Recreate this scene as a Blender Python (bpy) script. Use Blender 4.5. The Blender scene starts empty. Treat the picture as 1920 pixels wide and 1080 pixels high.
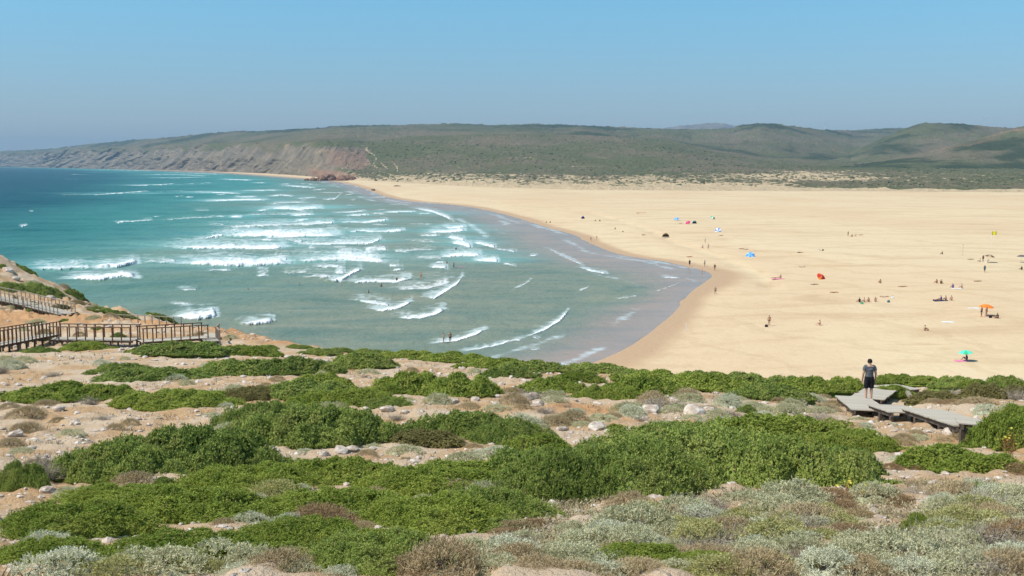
import bpy, math, random
import numpy as np
from mathutils import Vector, Matrix, Euler, Quaternion

random.seed(7)
scene = bpy.context.scene
COL = scene.collection

# ------------------------------------------------------------------ camera, sky, sun, exposure
EYE = 26.0
FPX = 1884.0                      # focal length in pixels of the 1920 px wide photograph
PITCH = math.atan((540 - 307) / FPX)
cam_d = bpy.data.cameras.new('camera')
cam_d.sensor_width = 36.0
cam_d.lens = 36.0 * FPX / 1920.0
cam_d.clip_start = 0.1
cam_d.clip_end = 60000
cam = bpy.data.objects.new('camera', cam_d)
cam.location = (0, 0, EYE)
cam.rotation_euler = (math.pi / 2 - PITCH, 0, 0)
COL.objects.link(cam)
scene.camera = cam

SUN_EL = math.radians(54)
SUN_AZ = math.radians(-103)       # measured from +Y (view) towards +X: from the left, a little behind
sun_dir = Vector((math.sin(SUN_AZ) * math.cos(SUN_EL), math.cos(SUN_AZ) * math.cos(SUN_EL), math.sin(SUN_EL)))
world = bpy.data.worlds.new('World')
scene.world = world
world.use_nodes = True
wn = world.node_tree
bg = wn.nodes['Background']
sky = wn.nodes.new('ShaderNodeTexSky')
sky.sky_type = 'NISHITA'
sky.sun_disc = False
sky.sun_elevation = SUN_EL
sky.sun_rotation = SUN_AZ
sky.altitude = 0
sky.air_density = 1.0
sky.dust_density = 0.0
sky.ozone_density = 2.0
hsv = wn.nodes.new('ShaderNodeHueSaturation')
hsv.inputs['Saturation'].default_value = 1.0
hsv.inputs['Hue'].default_value = 0.5
wb = wn.nodes.new('ShaderNodeMix'); wb.data_type = 'RGBA'; wb.blend_type = 'MULTIPLY'
wb.inputs[0].default_value = 1.0; wb.inputs[7].default_value = (0.60, 0.94, 1.06, 1)
wn.links.new(sky.outputs[0], hsv.inputs['Color'])
wn.links.new(hsv.outputs[0], wb.inputs[6])
# the layer of sea air near the horizon, the same all round
tc = wn.nodes.new('ShaderNodeTexCoord'); sx = wn.nodes.new('ShaderNodeSeparateXYZ'); mr = wn.nodes.new('ShaderNodeMapRange')
mr.interpolation_type = 'SMOOTHSTEP'
mr.inputs['From Min'].default_value = -0.01; mr.inputs['From Max'].default_value = 0.20
wn.links.new(tc.outputs['Generated'], sx.inputs[0]); wn.links.new(sx.outputs[2], mr.inputs['Value'])
low = wn.nodes.new('ShaderNodeMix'); low.data_type = 'RGBA'
low.inputs[6].default_value = (0.94, 0.60, 0.66, 1); low.inputs[7].default_value = (1.0, 1.09, 1.03, 1)
wn.links.new(mr.outputs[0], low.inputs[0])
wb2 = wn.nodes.new('ShaderNodeMix'); wb2.data_type = 'RGBA'; wb2.blend_type = 'MULTIPLY'; wb2.inputs[0].default_value = 1.0
wn.links.new(wb.outputs[2], wb2.inputs[6]); wn.links.new(low.outputs[2], wb2.inputs[7])
wn.links.new(wb2.outputs[2], bg.inputs['Color'])
bg.inputs['Strength'].default_value = 0.10

sun_l = bpy.data.lights.new('sun', 'SUN')
sun_l.energy = 4.2
sun_l.angle = math.radians(0.53)
sun_l.color = (1.0, 0.955, 0.88)
sun = bpy.data.objects.new('sun', sun_l)
sun.rotation_euler = sun_dir.to_track_quat('Z', 'Y').to_euler()
sun.location = (-40, -30, 80)
COL.objects.link(sun)

scene.view_settings.view_transform = 'Standard'
scene.view_settings.look = 'None'
scene.view_settings.gamma = 1.0
scene.view_settings.use_curve_mapping = False
scene.view_settings.exposure = 0.38
scene.render.engine = 'CYCLES'
cy = scene.cycles
cy.use_denoising = True
cy.max_bounces = 5
cy.diffuse_bounces = 3
cy.glossy_bounces = 2
cy.transmission_bounces = 2
cy.transparent_max_bounces = 8
cy.volume_bounces = 0
cy.use_adaptive_sampling = True
cy.adaptive_threshold = 0.02

# ------------------------------------------------------------------ numbers
_sp, _cp = math.sin(PITCH), math.cos(PITCH)


def slope(py):
    """dz/dy of the sight line through a photo row."""
    c = (540.0 - np.asarray(py, float)) / FPX
    return (-_sp + c * _cp) / (_cp + c * _sp)


def side(px, py):
    """dx/dy of the sight line."""
    c = (540.0 - np.asarray(py, float)) / FPX
    return ((np.asarray(px, float) - 960.0) / FPX) / (_cp + c * _sp)


def at(px, py, D):
    return Vector((float(side(px, py)) * D, D, EYE + float(slope(py)) * D))


def at_z(px, py, z):
    D = (z - EYE) / float(slope(py))
    return Vector((float(side(px, py)) * D, D, z))


def _hash(ix, iy, seed):
    ix = ix.astype(np.int64); iy = iy.astype(np.int64)
    h = (ix * 374761393 + iy * 668265263 + seed * 974711) & 0xffffffff
    h = ((h ^ (h >> 13)) * 1274126177) & 0xffffffff
    h = ((h ^ (h >> 16)) * 2246822519) & 0xffffffff
    return ((h >> 8) & 0xffff) / 65535.0


def vnoise(x, y, seed=0):
    x = np.asarray(x, float); y = np.asarray(y, float)
    fx = np.floor(x); fy = np.floor(y)
    u = x - fx; v = y - fy
    u = u * u * u * (u * (u * 6 - 15) + 10); v = v * v * v * (v * (v * 6 - 15) + 10)
    a = _hash(fx, fy, seed); b = _hash(fx + 1, fy, seed)
    c = _hash(fx, fy + 1, seed); d = _hash(fx + 1, fy + 1, seed)
    return (a * (1 - u) + b * u) * (1 - v) + (c * (1 - u) + d * u) * v


def fbm(x, y, seed=0, octv=4, gain=0.5):
    s = 0.0; a = 1.0; t = 0.0
    for k in range(octv):
        s = s + a * (vnoise(x * 2.03 ** k + 17.3 * k, y * 2.03 ** k - 9.1 * k, seed + k) - 0.5)
        t += a; a *= gain
    return s / t * 2.0            # about -1..1


def sstep(a, b, x):
    t = np.clip((x - a) / (b - a), 0, 1)
    return t * t * (3 - 2 * t)


# ------------------------------------------------------------------ object helpers
def mesh_np(name, verts, faces, smooth=False, mat_idx=None):
    verts = np.asarray(verts, np.float32).reshape(-1, 3)
    faces = np.asarray(faces, np.int32)
    k = faces.shape[1]
    me = bpy.data.meshes.new(name)
    me.vertices.add(len(verts)); me.vertices.foreach_set('co', verts.ravel())
    me.loops.add(faces.size); me.loops.foreach_set('vertex_index', faces.ravel())
    me.polygons.add(len(faces))
    me.polygons.foreach_set('loop_start', np.arange(0, faces.size, k, dtype=np.int32))
    if mat_idx is not None:
        me.polygons.foreach_set('material_index', np.asarray(mat_idx, np.int32))
    me.polygons.foreach_set('use_smooth', np.full(len(faces), smooth))
    me.update(calc_edges=True)
    return me


def grid_faces(nr, nc):
    i = np.arange(nr * nc).reshape(nr, nc)
    return np.stack([i[:-1, :-1], i[:-1, 1:], i[1:, 1:], i[1:, :-1]], -1).reshape(-1, 4)


def attr_f(me, name, vals):
    a = me.attributes.new(name, 'FLOAT', 'POINT')
    a.data.foreach_set('value', np.asarray(vals, np.float32).ravel())


def attr_c(me, name, vals):
    vals = np.asarray(vals, np.float32).reshape(-1, 3)
    a = me.attributes.new(name, 'FLOAT_COLOR', 'POINT')
    a.data.foreach_set('color', np.concatenate([vals, np.ones((len(vals), 1), np.float32)], 1).ravel())


def link(name, me, mat=None, parent=None, loc=None, rot=None, scale=None):
    o = bpy.data.objects.new(name, me)
    COL.objects.link(o)
    if mat is not None and me is not None:
        if len(me.materials) == 0:
            me.materials.append(mat)
        if me.materials[0] is not mat:
            o.material_slots[0].link = 'OBJECT'
            o.material_slots[0].material = mat
    if parent is not None: o.parent = parent
    if loc is not None: o.location = loc
    if rot is not None: o.rotation_euler = rot
    if scale is not None: o.scale = scale
    return o


def tag(o, label, cat, group=None):
    o['label'] = label; o['category'] = cat
    if group: o['group'] = group
    return o


def structure(o): o['kind'] = 'structure'; return o
def stuff(o): o['kind'] = 'stuff'; return o


def thing(name, label, cat, loc=(0, 0, 0), rot=None, group=None, scale=None):
    o = link(name, None, loc=loc, rot=rot, scale=scale)
    o.empty_display_size = 0.2
    return tag(o, label, cat, group)


# ------------------------------------------------------------------ material helpers
class NT:
    def __init__(s, name):
        s.m = bpy.data.materials.new(name); s.m.use_nodes = True
        s.t = s.m.node_tree; s.t.nodes.clear()
        s.out = s.t.nodes.new('ShaderNodeOutputMaterial')

    def put(s, sock, v):
        if isinstance(v, bpy.types.NodeSocket): s.t.links.new(v, sock)
        elif v is not None:
            if sock.type == 'RGBA' and len(v) == 3: v = (*v, 1.0)
            sock.default_value = v

    def n(s, kind, out=0, props=None, **ins):
        nd = s.t.nodes.new('ShaderNode' + kind)
        for k, v in (props or {}).items(): setattr(nd, k, v)
        for k, v in ins.items():
            k2 = int(k[1:]) if k[0] == '_' and k[1:].isdigit() else k.replace('_', ' ')
            s.put(nd.inputs[k2], v)
        return nd.outputs[out]

    def obj(s): return s.n('TexCoord', 3)
    def attr(s, name, out=2): return s.n('Attribute', out, dict(attribute_name=name))
    def scale(s, vec, sc): return s.n('Mapping', 0, None, Vector=vec, Scale=sc)

    def noise(s, vec, scale=1.0, detail=4.0, rough=0.55, out=0, dist=0.0):
        return s.n('TexNoise', out, None, Vector=vec, Scale=scale, Detail=detail, Roughness=rough, Distortion=dist)

    def ramp(s, fac, a, b):
        return s.n('MapRange', 0, dict(interpolation_type='SMOOTHSTEP'), Value=fac, From_Min=a, From_Max=b)

    def math(s, op, a, b=0.0, c=None):
        nd = s.t.nodes.new('ShaderNodeMath'); nd.operation = op
        s.put(nd.inputs[0], a); s.put(nd.inputs[1], b)
        if c is not None: s.put(nd.inputs[2], c)
        return nd.outputs[0]

    def mix(s, f, a, b, mode='MIX'):
        nd = s.t.nodes.new('ShaderNodeMix'); nd.data_type = 'RGBA'; nd.blend_type = mode
        s.put(nd.inputs[0], f); s.put(nd.inputs[6], a); s.put(nd.inputs[7], b)
        return nd.outputs[2]

    def bump(s, h, strength=0.5, dist=0.1):
        return s.n('Bump', 0, None, Strength=strength, Distance=dist, Height=h)

    def bsdf(s, col, rough=0.8, spec=0.3, normal=None, **kw):
        nd = s.t.nodes.new('ShaderNodeBsdfPrincipled')
        s.put(nd.inputs['Base Color'], col); s.put(nd.inputs['Roughness'], rough)
        s.put(nd.inputs['Specular IOR Level'], spec)
        if normal is not None: s.put(nd.inputs['Normal'], normal)
        for k, v in kw.items(): s.put(nd.inputs[k.replace('_', ' ')], v)
        return nd.outputs[0]

    def done(s, sh):
        s.t.links.new(sh, s.out.inputs[0]); return s.m


def simple(name, col, rough=0.8, spec=0.2, var=0.12, sc=8.0):
    t = NT(name)
    nz = t.noise(t.obj(), sc, 4)
    f = t.math('MULTIPLY_ADD', nz, var * 2, 1 - var)
    return t.done(t.bsdf(t.mix(1.0, (*col, 1), f, 'MULTIPLY'), rough, spec, t.bump(nz, 0.15, 0.01)))


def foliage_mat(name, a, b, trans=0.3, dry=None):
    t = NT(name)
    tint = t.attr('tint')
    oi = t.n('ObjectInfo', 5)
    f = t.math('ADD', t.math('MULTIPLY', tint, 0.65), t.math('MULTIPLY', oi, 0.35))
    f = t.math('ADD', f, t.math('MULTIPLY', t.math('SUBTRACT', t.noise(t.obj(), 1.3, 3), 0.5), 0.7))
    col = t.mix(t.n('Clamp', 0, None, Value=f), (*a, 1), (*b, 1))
    if dry is not None:
        col = t.mix(t.ramp(tint, 0.9, 0.97), col, (*dry, 1))
        pn = t.noise(t.obj(), 0.75, 4, 0.6)
        col = t.mix(t.math('MULTIPLY', t.ramp(pn, 0.52, 0.72), 0.6), col, (*[0.55 * c + 0.45 * d for c, d in zip(b, dry)], 1))
    d = t.bsdf(col, 0.75, 0.12)
    tr = t.n('BsdfTranslucent', 0, None, Color=col)
    return t.done(t.n('MixShader', 0, None, _0=trans, _1=d, _2=tr))

# ------------------------------------------------------------------ the headland under the camera
HEAD_CTRL = []


def hc(px, py, D, dz=0.0):
    p = at(px, py, D); HEAD_CTRL.append((p.x, p.y, p.z + dz))


for px in (-200, 300, 960, 1500, 2100):
    for py, D in ((1080, 7.5), (1000, 10.2), (900, 16), (850, 21), (800, 27.5)):
        hc(px, py, D, -0.15)
for px in (-300, 200, 700, 1150):
    hc(px, 752, 36); hc(px, 700, 50)
hc(1450, 752, 37); hc(1400, 718, 49)
hc(1740, 800, 30); hc(1850, 805, 26.5, -0.2); hc(1620, 760, 38.5); hc(1700, 772, 34.5); hc(1930, 770, 34); hc(2200, 760, 36)
hc(1600, 728, 46); hc(1760, 728, 46); hc(1920, 722, 48); hc(2200, 718, 50)
for px in (-300, 0, 200, 400): hc(px, 660, 64)
for px in (0, 200, 390): hc(px, 645, 75)
hc(600, 668, 66); hc(800, 678, 60); hc(1000, 692, 55); hc(1100, 695, 54)
# brow of the slope and the drop beyond it
hc(450, 628, 92); hc(600, 652, 80); hc(800, 668, 68); hc(1000, 684, 61); hc(1250, 705, 56); hc(1500, 716, 53); hc(1750, 718, 52); hc(1950, 714, 54); hc(2300, 705, 58)
hc(60, 600, 98); hc(200, 600, 104); hc(300, 606, 98); hc(120, 580, 120); hc(0, 570, 122); hc(-250, 590, 110)
hc(200, 588, 126); hc(130, 550, 148); hc(60, 520, 165); hc(0, 499, 178); hc(-250, 462, 190); hc(-700, 450, 190)
for px, D, z in ((450, 115, 4), (600, 102, 4), (800, 90, 5), (1000, 82, 6), (1250, 76, 7), (1500, 74, 7), (1750, 74, 7), (1950, 76, 7), (2300, 82, 7),
                 (200, 152, 2), (150, 172, -2), (60, 190, 0), (0, 202, 0), (-250, 225, 1), (-700, 230, 1),
                 (500, 140, -4), (700, 122, -4), (900, 112, -3), (1200, 104, -2), (1500, 102, -2), (1800, 102, -2), (2300, 110, -2),
                 (250, 185, -7), (100, 225, -8), (-250, 255, -8), (-700, 260, -8)):
    HEAD_CTRL.append(((px - 960) / FPX * D, D, z))
for x, y, z in ((0, 0, 24.3), (-8, -6, 25.6), (8, -6, 25.6), (-14, 0, 24.6), (14, 0, 24.6), (0, -14, 27)):
    HEAD_CTRL.append((x, y, z))

_C = np.array(HEAD_CTRL)


def _U(r2): return np.where(r2 > 1e-9, r2 * np.log(np.maximum(r2, 1e-9)), 0.0)


def _tps_fit(C, lam=6.0):
    n = len(C)
    d2 = ((C[:, None, :2] - C[None, :, :2]) ** 2).sum(-1)
    A = np.zeros((n + 3, n + 3)); A[:n, :n] = _U(d2) + lam * np.eye(n)
    A[:n, n] = 1; A[:n, n + 1:] = C[:, :2]; A[n, :n] = 1; A[n + 1:, :n] = C[:, :2].T
    b = np.zeros(n + 3); b[:n] = C[:, 2]
    return np.linalg.solve(A, b)


_W = _tps_fit(_C)


def head_base(x, y):
    x = np.asarray(x, float); y = np.asarray(y, float)
    shp = x.shape; x = x.ravel(); y = y.ravel(); z = np.empty_like(x)
    n = len(_C)
    for s in range(0, len(x), 40000):
        xs = x[s:s + 40000]; ys = y[s:s + 40000]
        d2 = (xs[:, None] - _C[None, :, 0]) ** 2 + (ys[:, None] - _C[None, :, 1]) ** 2
        z[s:s + 40000] = _U(d2) @ _W[:n] + _W[n] + _W[n + 1] * xs + _W[n + 2] * ys
    return z.reshape(shp)


CARVE = [((1850, 796.5, 25.0), (1843, 787, 26.5), .2), ((1838, 799, 26.2), (1727, 766.5, 33.6), .34), ((1706, 773, 33.2), (1660, 759, 36.6), .28), ((1633, 769, 35.8), (1597, 743, 41.4), .28),
         ((1626, 746, 41.6), (1652, 729, 46.2), .35), ((1658, 728, 46.4), (1703, 724.5, 47.6), .35), ((-40, 652, 66), (98, 626, 79), .7), ((102, 634, 76), (256, 636, 75), .6), ((262, 639, 74), (386, 631, 77), .5), ((390, 633, 76.6), (397, 625.5, 79.5), .4),
         ((206, 609, 96), (330, 615, 92), .3), ((-60, 546, 127), (60, 571, 118), .6), ((60, 572, 118), (126, 588, 112), .6)]
CARVE = [(at(*a), at(*b), c) for a, b, c in CARVE]


def carve(x, y, z):
    """ground kept clear below the plank walks."""
    for a, b, c in CARVE:
        vx, vy = b.x - a.x, b.y - a.y
        t = np.clip(((x - a.x) * vx + (y - a.y) * vy) / (vx * vx + vy * vy), -.05, 1.05)
        d = np.hypot(x - a.x - t * vx, y - a.y - t * vy)
        w = sstep(2.2 + a.y * .02, 0.8, d)
        z = z + w * np.minimum(0, a.z + (b.z - a.z) * t - c - z)
    return z


def head_z(x, y):
    x = np.asarray(x, float); y = np.asarray(y, float)
    z = head_base(x, y)
    far = np.clip(y / 60.0, 0.3, 2.2)
    z = z + 0.22 * far * fbm(x / 5.0, y / 5.0, 3, 3)
    cliff = sstep(10, 4, z) * 1.5
    z = z + cliff * np.abs(fbm(x / 9.0, y / 9.0, 31, 4)) * 2.0
    return carve(x, y, z)


def head_fine(x, y):
    z = head_z(x, y)
    near = np.clip(1.25 - y / 120.0, 0.35, 1) + sstep(70, 100, y) * (1.6 + 5 * fbm(x / 7, y / 7, 27, 3).clip(0, 1))
    r = fbm(x / 0.9, y / 0.9, 11, 4, 0.6)
    st = np.maximum(0, vnoise(x / 0.45, y / 0.45, 23) - 0.55) * 0.28
    return z + near * (0.07 * r + st)


_Dm = np.concatenate([np.arange(4, 60, 0.05), np.arange(60, 260, 0.25)])


def ground_at(px, py):
    """where the sight line through a photo point meets the headland."""
    x = float(side(px, py)) * _Dm; zr = EYE + float(slope(py)) * _Dm
    g = head_z(x, _Dm)
    k = np.argmax(zr <= g)
    if zr[k] > g[k]: k = len(_Dm) - 1
    return Vector((x[k], _Dm[k], g[k]))


def gz(x, y): return float(head_z(np.array([x]), np.array([y]))[0])


def gnormal(x, y, e=0.6):
    a = head_base(np.array([x - e, x + e, x, x]), np.array([y, y, y - e, y + e]))
    return Vector((-(a[1] - a[0]) / (2 * e), -(a[3] - a[2]) / (2 * e), 1)).normalized()


def blob(x, y, c, r):
    return np.exp(-((x - c.x) ** 2 + (y - c.y) ** 2) / (r * r))


def build_headland():
    tt = np.concatenate([np.linspace(-0.95, -0.56, 60), np.linspace(-0.555, 0.555, 600), np.linspace(0.56, 0.95, 50)])
    v = -5 + 9 * (np.exp(np.linspace(0, math.log(1 + 262 / 9.0), 430)) - 1)
    T, V = np.meshgrid(tt, v)
    X = T * (V + 9.0); Y = V
    Z = head_fine(X, Y)
    # earth under each mat of shrubs is hidden; nothing to carve
    me = mesh_np('headland', np.stack([X, Y, Z], -1), grid_faces(len(v), len(tt)), True)
    x = X.ravel(); y = Y.ravel()
    org = 0
    for (px, py, D, r, a) in ((40, 600, 100, 11, 1.1), (150, 606, 98, 9, 1.1), (-60, 590, 108, 12, 1.1), (230, 612, 94, 5, .7), (118, 572, 130, 5, .8),
                              (560, 645, 82, 6, 1.1), (480, 632, 92, 7, 1.1), (640, 655, 78, 4, .9), (330, 598, 104, 4, .6), (262, 590, 118, 4, .9),
                              (900, 852, 20.5, 1.6, .5), (1050, 762, 34, 2.5, .45), (1140, 775, 32, 2.2, .5), (1240, 755, 36, 2.0, .4), (620, 800, 27, 1.5, .4),
                              (1650, 958, 12.5, 1.0, .7), (1890, 935, 13, .8, .6), (240, 778, 30, 2.2, .6), (1640, 752, 38, 1.2, .7)):
        c = at(px, py, D); org = org + a * blob(x, y, c, r)
    org = np.clip(org * (0.8 + 0.5 * fbm(x / 3, y / 3, 71, 3)), 0, 1.2)
    attr_f(me, 'orange', org)
    t = NT('headland_earth')
    ob = t.obj()
    big = t.noise(ob, 0.35, 5)
    med = t.noise(ob, 2.2, 6, 0.65)
    fine = t.noise(ob, 14.0, 5, 0.7)
    vor = t.n('TexVoronoi', 0, None, Vector=ob, Scale=5.5, Randomness=1.0)
    vcol = t.n('TexVoronoi', 1, None, Vector=ob, Scale=5.5, Randomness=1.0)
    pale = t.mix(med, (0.50, 0.355, 0.215), (0.67, 0.53, 0.38))
    soil = t.mix(med, (0.43, 0.25, 0.115), (0.57, 0.38, 0.205))
    col = t.mix(t.ramp(big, 0.40, 0.62), pale, soil)
    stone = t.ramp(vor, 0.34, 0.22)
    stonef = t.math('MULTIPLY', stone, t.ramp(med, 0.47, 0.56))
    sc = t.mix(t.n('SeparateColor', 0, None, Color=vcol), (0.50, 0.43, 0.36), (0.70, 0.64, 0.56))
    col = t.mix(t.math('MULTIPLY', stonef, 0.8), col, sc)
    orange = t.mix(med, (0.46, 0.225, 0.095), (0.58, 0.36, 0.18))
    col = t.mix(t.ramp(t.math('ADD', t.attr('orange'), t.math('MULTIPLY', t.math('SUBTRACT', fine, 0.5), 0.8)), 0.3, 0.75), col, orange)
    col = t.mix(t.math('MULTIPLY', t.ramp(fine, 0.55, 0.75), 0.4), col, (0.22, 0.15, 0.09))
    h = t.math('ADD', t.math('MULTIPLY', stonef, 0.7), t.math('ADD', fine, t.math('MULTIPLY', med, 1.5)))
    m = t.done(t.bsdf(col, 0.92, 0.15, t.bump(h, 0.9, 0.07)))
    structure(link('headland', me, m))


build_headland()

# ------------------------------------------------------------------ shore lines (photo points laid on the sea level)
SHORE_PX = [(-900, 311.8), (0, 312.6), (100, 314), (200, 316.2), (280, 318.5), (370, 321.5), (420, 324), (500, 329.5), (560, 334), (600, 337), (640, 342), (680, 352), (720, 367), (770, 377),
            (830, 382), (890, 389), (960, 405), (1020, 424), (1080, 441), (1110, 456), (1150, 472), (1200, 483), (1250, 490), (1290, 499), (1320, 507), (1336, 516),
            (1325, 528), (1300, 545), (1280, 570), (1262, 590), (1235, 613), (1200, 640), (1160, 661), (1115, 681), (1050, 705), (950, 735), (700, 780), (300, 800), (-900, 820)]
INNER_PX = [(-900, 312.2), (0, 313.0), (200, 317), (420, 326), (560, 337), (620, 348), (690, 378), (760, 392), (830, 408), (868, 430), (890, 460), (950, 485), (1040, 508), (1100, 520), (1160, 532),
            (1190, 545), (1150, 562), (1080, 575), (1040, 595), (980, 620), (900, 645), (800, 668), (600, 720), (300, 780), (-900, 800)]


def sea_poly(pts): return np.array([tuple(at_z(a, b, 0.0))[:2] for a, b in pts])


def _dense(P, k=4):
    out = [P[0]]
    for i in range(len(P) - 1):
        p0 = P[max(i - 1, 0)]; p1 = P[i]; p2 = P[i + 1]; p3 = P[min(i + 2, len(P) - 1)]
        for j in range(1, k + 1):
            t = j / k
            out.append(0.5 * (2 * p1 + (p2 - p0) * t + (2 * p0 - 5 * p1 + 4 * p2 - p3) * t * t + (3 * p1 - p0 - 3 * p2 + p3) * t ** 3))
    return np.array(out)


SHORE = sea_poly([tuple(p) for p in np.concatenate([np.array(SHORE_PX[:6], float)[:-1], _dense(np.array(SHORE_PX[5:], float))])])
INNER = sea_poly([tuple(p) for p in np.concatenate([np.array(INNER_PX[:4], float)[:-1], _dense(np.array(INNER_PX[3:], float))])])


def seg_dist(x, y, P):
    d = np.full(x.shape, 1e12)
    for (ax, ay), (bx, by) in zip(P[:-1], P[1:]):
        vx, vy = bx - ax, by - ay
        L = vx * vx + vy * vy + 1e-9
        t = np.clip(((x - ax) * vx + (y - ay) * vy) / L, 0, 1)
        d = np.minimum(d, (x - ax - t * vx) ** 2 + (y - ay - t * vy) ** 2)
    return np.sqrt(d)


def inside(x, y, P):
    Q = np.concatenate([P, np.array([[-40000, P[-1][1]], [-40000, P[0][1]]])])
    c = np.zeros(x.shape, bool)
    for (ax, ay), (bx, by) in zip(Q, np.roll(Q, -1, 0)):
        if ay == by: continue
        cond = ((ay > y) != (by > y)) & (x < (bx - ax) * (y - ay) / (by - ay) + ax)
        c ^= cond
    return c


def shore_sd(x, y):
    d = seg_dist(x, y, SHORE)
    return np.where(inside(x, y, SHORE), -d, d)       # negative over the sea


def beach_z(x, y, sd=None):
    if sd is None: sd = shore_sd(x, y)
    z = np.where(sd < 0, 0.022 * sd, 0.03 * np.minimum(sd, 50) + 0.004 * np.clip(sd - 50, 0, 500))
    z = np.maximum(z, -3.5)
    z = z + 0.10 * fbm(x / 40, y / 40, 5, 3) * sstep(8, 60, sd) + 0.05 * fbm(x / 9, y / 9, 6, 2) * sstep(5, 40, sd)
    return z


def bz(x, y): return float(beach_z(np.array([float(x)]), np.array([float(y)]))[0])


def on_beach(px, py):
    z = 2.0
    for _ in range(6):
        p = at_z(px, py, z); z = bz(p.x, p.y)
    p.z = z
    return p


def build_beach():
    pxs = np.concatenate([np.linspace(150, 1100, 190), np.linspace(1104, 1960, 200), np.linspace(1970, 3200, 30)])
    pys = np.concatenate([np.linspace(780, 700, 20), np.linspace(698, 335, 250), np.linspace(334.5, 316, 45)])
    PX, PY = np.meshgrid(pxs, pys)
    D = -EYE / slope(PY); X = (PX - 960) / FPX * D; Y = D
    sd = shore_sd(X, Y)
    wig = 4.0 * fbm(X / 60, Y / 60, 8, 3)
    Z = beach_z(X, Y, sd)
    berm = seg_dist(X, Y, sea_poly([(900, 378), (1000, 388), (1100, 402), (1200, 430), (1270, 460), (1350, 485), (1420, 515), (1447, 545)]))
    Z = Z - 0.35 * np.exp(-(berm / 2.5) ** 2)
    me = mesh_np('beach', np.stack([X, Y, Z], -1), grid_faces(len(pys), len(pxs)), True)
    wide = 5 + 8 * blob(X, Y, at_z(1345, 520, 0), 26) + 4 * sstep(250, 120, Y) + Y * 0.008
    wet = sstep(1.0, 0.15, (sd + 0.5 * wig) / wide)
    attr_f(me, 'wet', wet)
    t = NT('beach_sand')
    ob = t.obj()
    big = t.noise(t.scale(ob, (0.011, 0.006, 1)), 1.0, 4, 0.5)
    med = t.noise(t.scale(ob, (0.08, 0.05, 1)), 1.0, 5, 0.6)
    streak = t.noise(t.scale(ob, (0.02, 0.10, 1)), 1.0, 6, 0.62, dist=0.6)
    fine = t.noise(ob, 1.2, 6, 0.7)
    col = t.mix(t.ramp(big, 0.42, 0.60), (0.680, 0.535, 0.330), (0.655, 0.490, 0.298))
    col = t.mix(t.math('MULTIPLY', t.ramp(streak, 0.48, 0.70), 0.6), col, (0.50, 0.34, 0.185))
    col = t.mix(t.math('MULTIPLY', t.ramp(med, 0.55, 0.75), 0.35), col, (0.66, 0.53, 0.34))
    col = t.mix(t.math('MULTIPLY', fine, 0.22), col, (0.42, 0.29, 0.16))
    trk = t.n('TexWave', 0, dict(wave_type='BANDS', bands_direction='DIAGONAL'), Vector=t.scale(ob, (0.03, 0.045, 1)), Scale=0.55, Distortion=9.0, Detail=4.0, Detail_Scale=1.2)
    col = t.mix(t.math('MULTIPLY', t.ramp(trk, 0.90, 0.99), 0.2), col, (0.44, 0.30, 0.16))
    mott = t.noise(t.scale(ob, (0.35, 0.22, 1)), 1.0, 6, 0.75)
    col = t.mix(t.math('MULTIPLY', t.ramp(mott, 0.50, 0.68), 0.38), col, (0.49, 0.345, 0.195))
    wetc = t.mix(fine, (0.46, 0.30, 0.165), (0.52, 0.345, 0.195))
    w = t.attr('wet')
    w2 = t.ramp(t.math('ADD', w, t.math('MULTIPLY', t.math('SUBTRACT', med, 0.5), 0.5)), 0.12, 0.9)
    col = t.mix(w2, col, wetc)
    rough = t.math('SUBTRACT', 0.95, t.math('MULTIPLY', w2, 0.35))
    foot = t.noise(ob, 0.9, 3, 0.6)
    m = t.done(t.bsdf(col, rough, 0.2, t.bump(t.math('ADD', foot, t.math('MULTIPLY', fine, 0.4)), 0.65, 0.2)))
    structure(link('beach', me, m))


build_beach()

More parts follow.
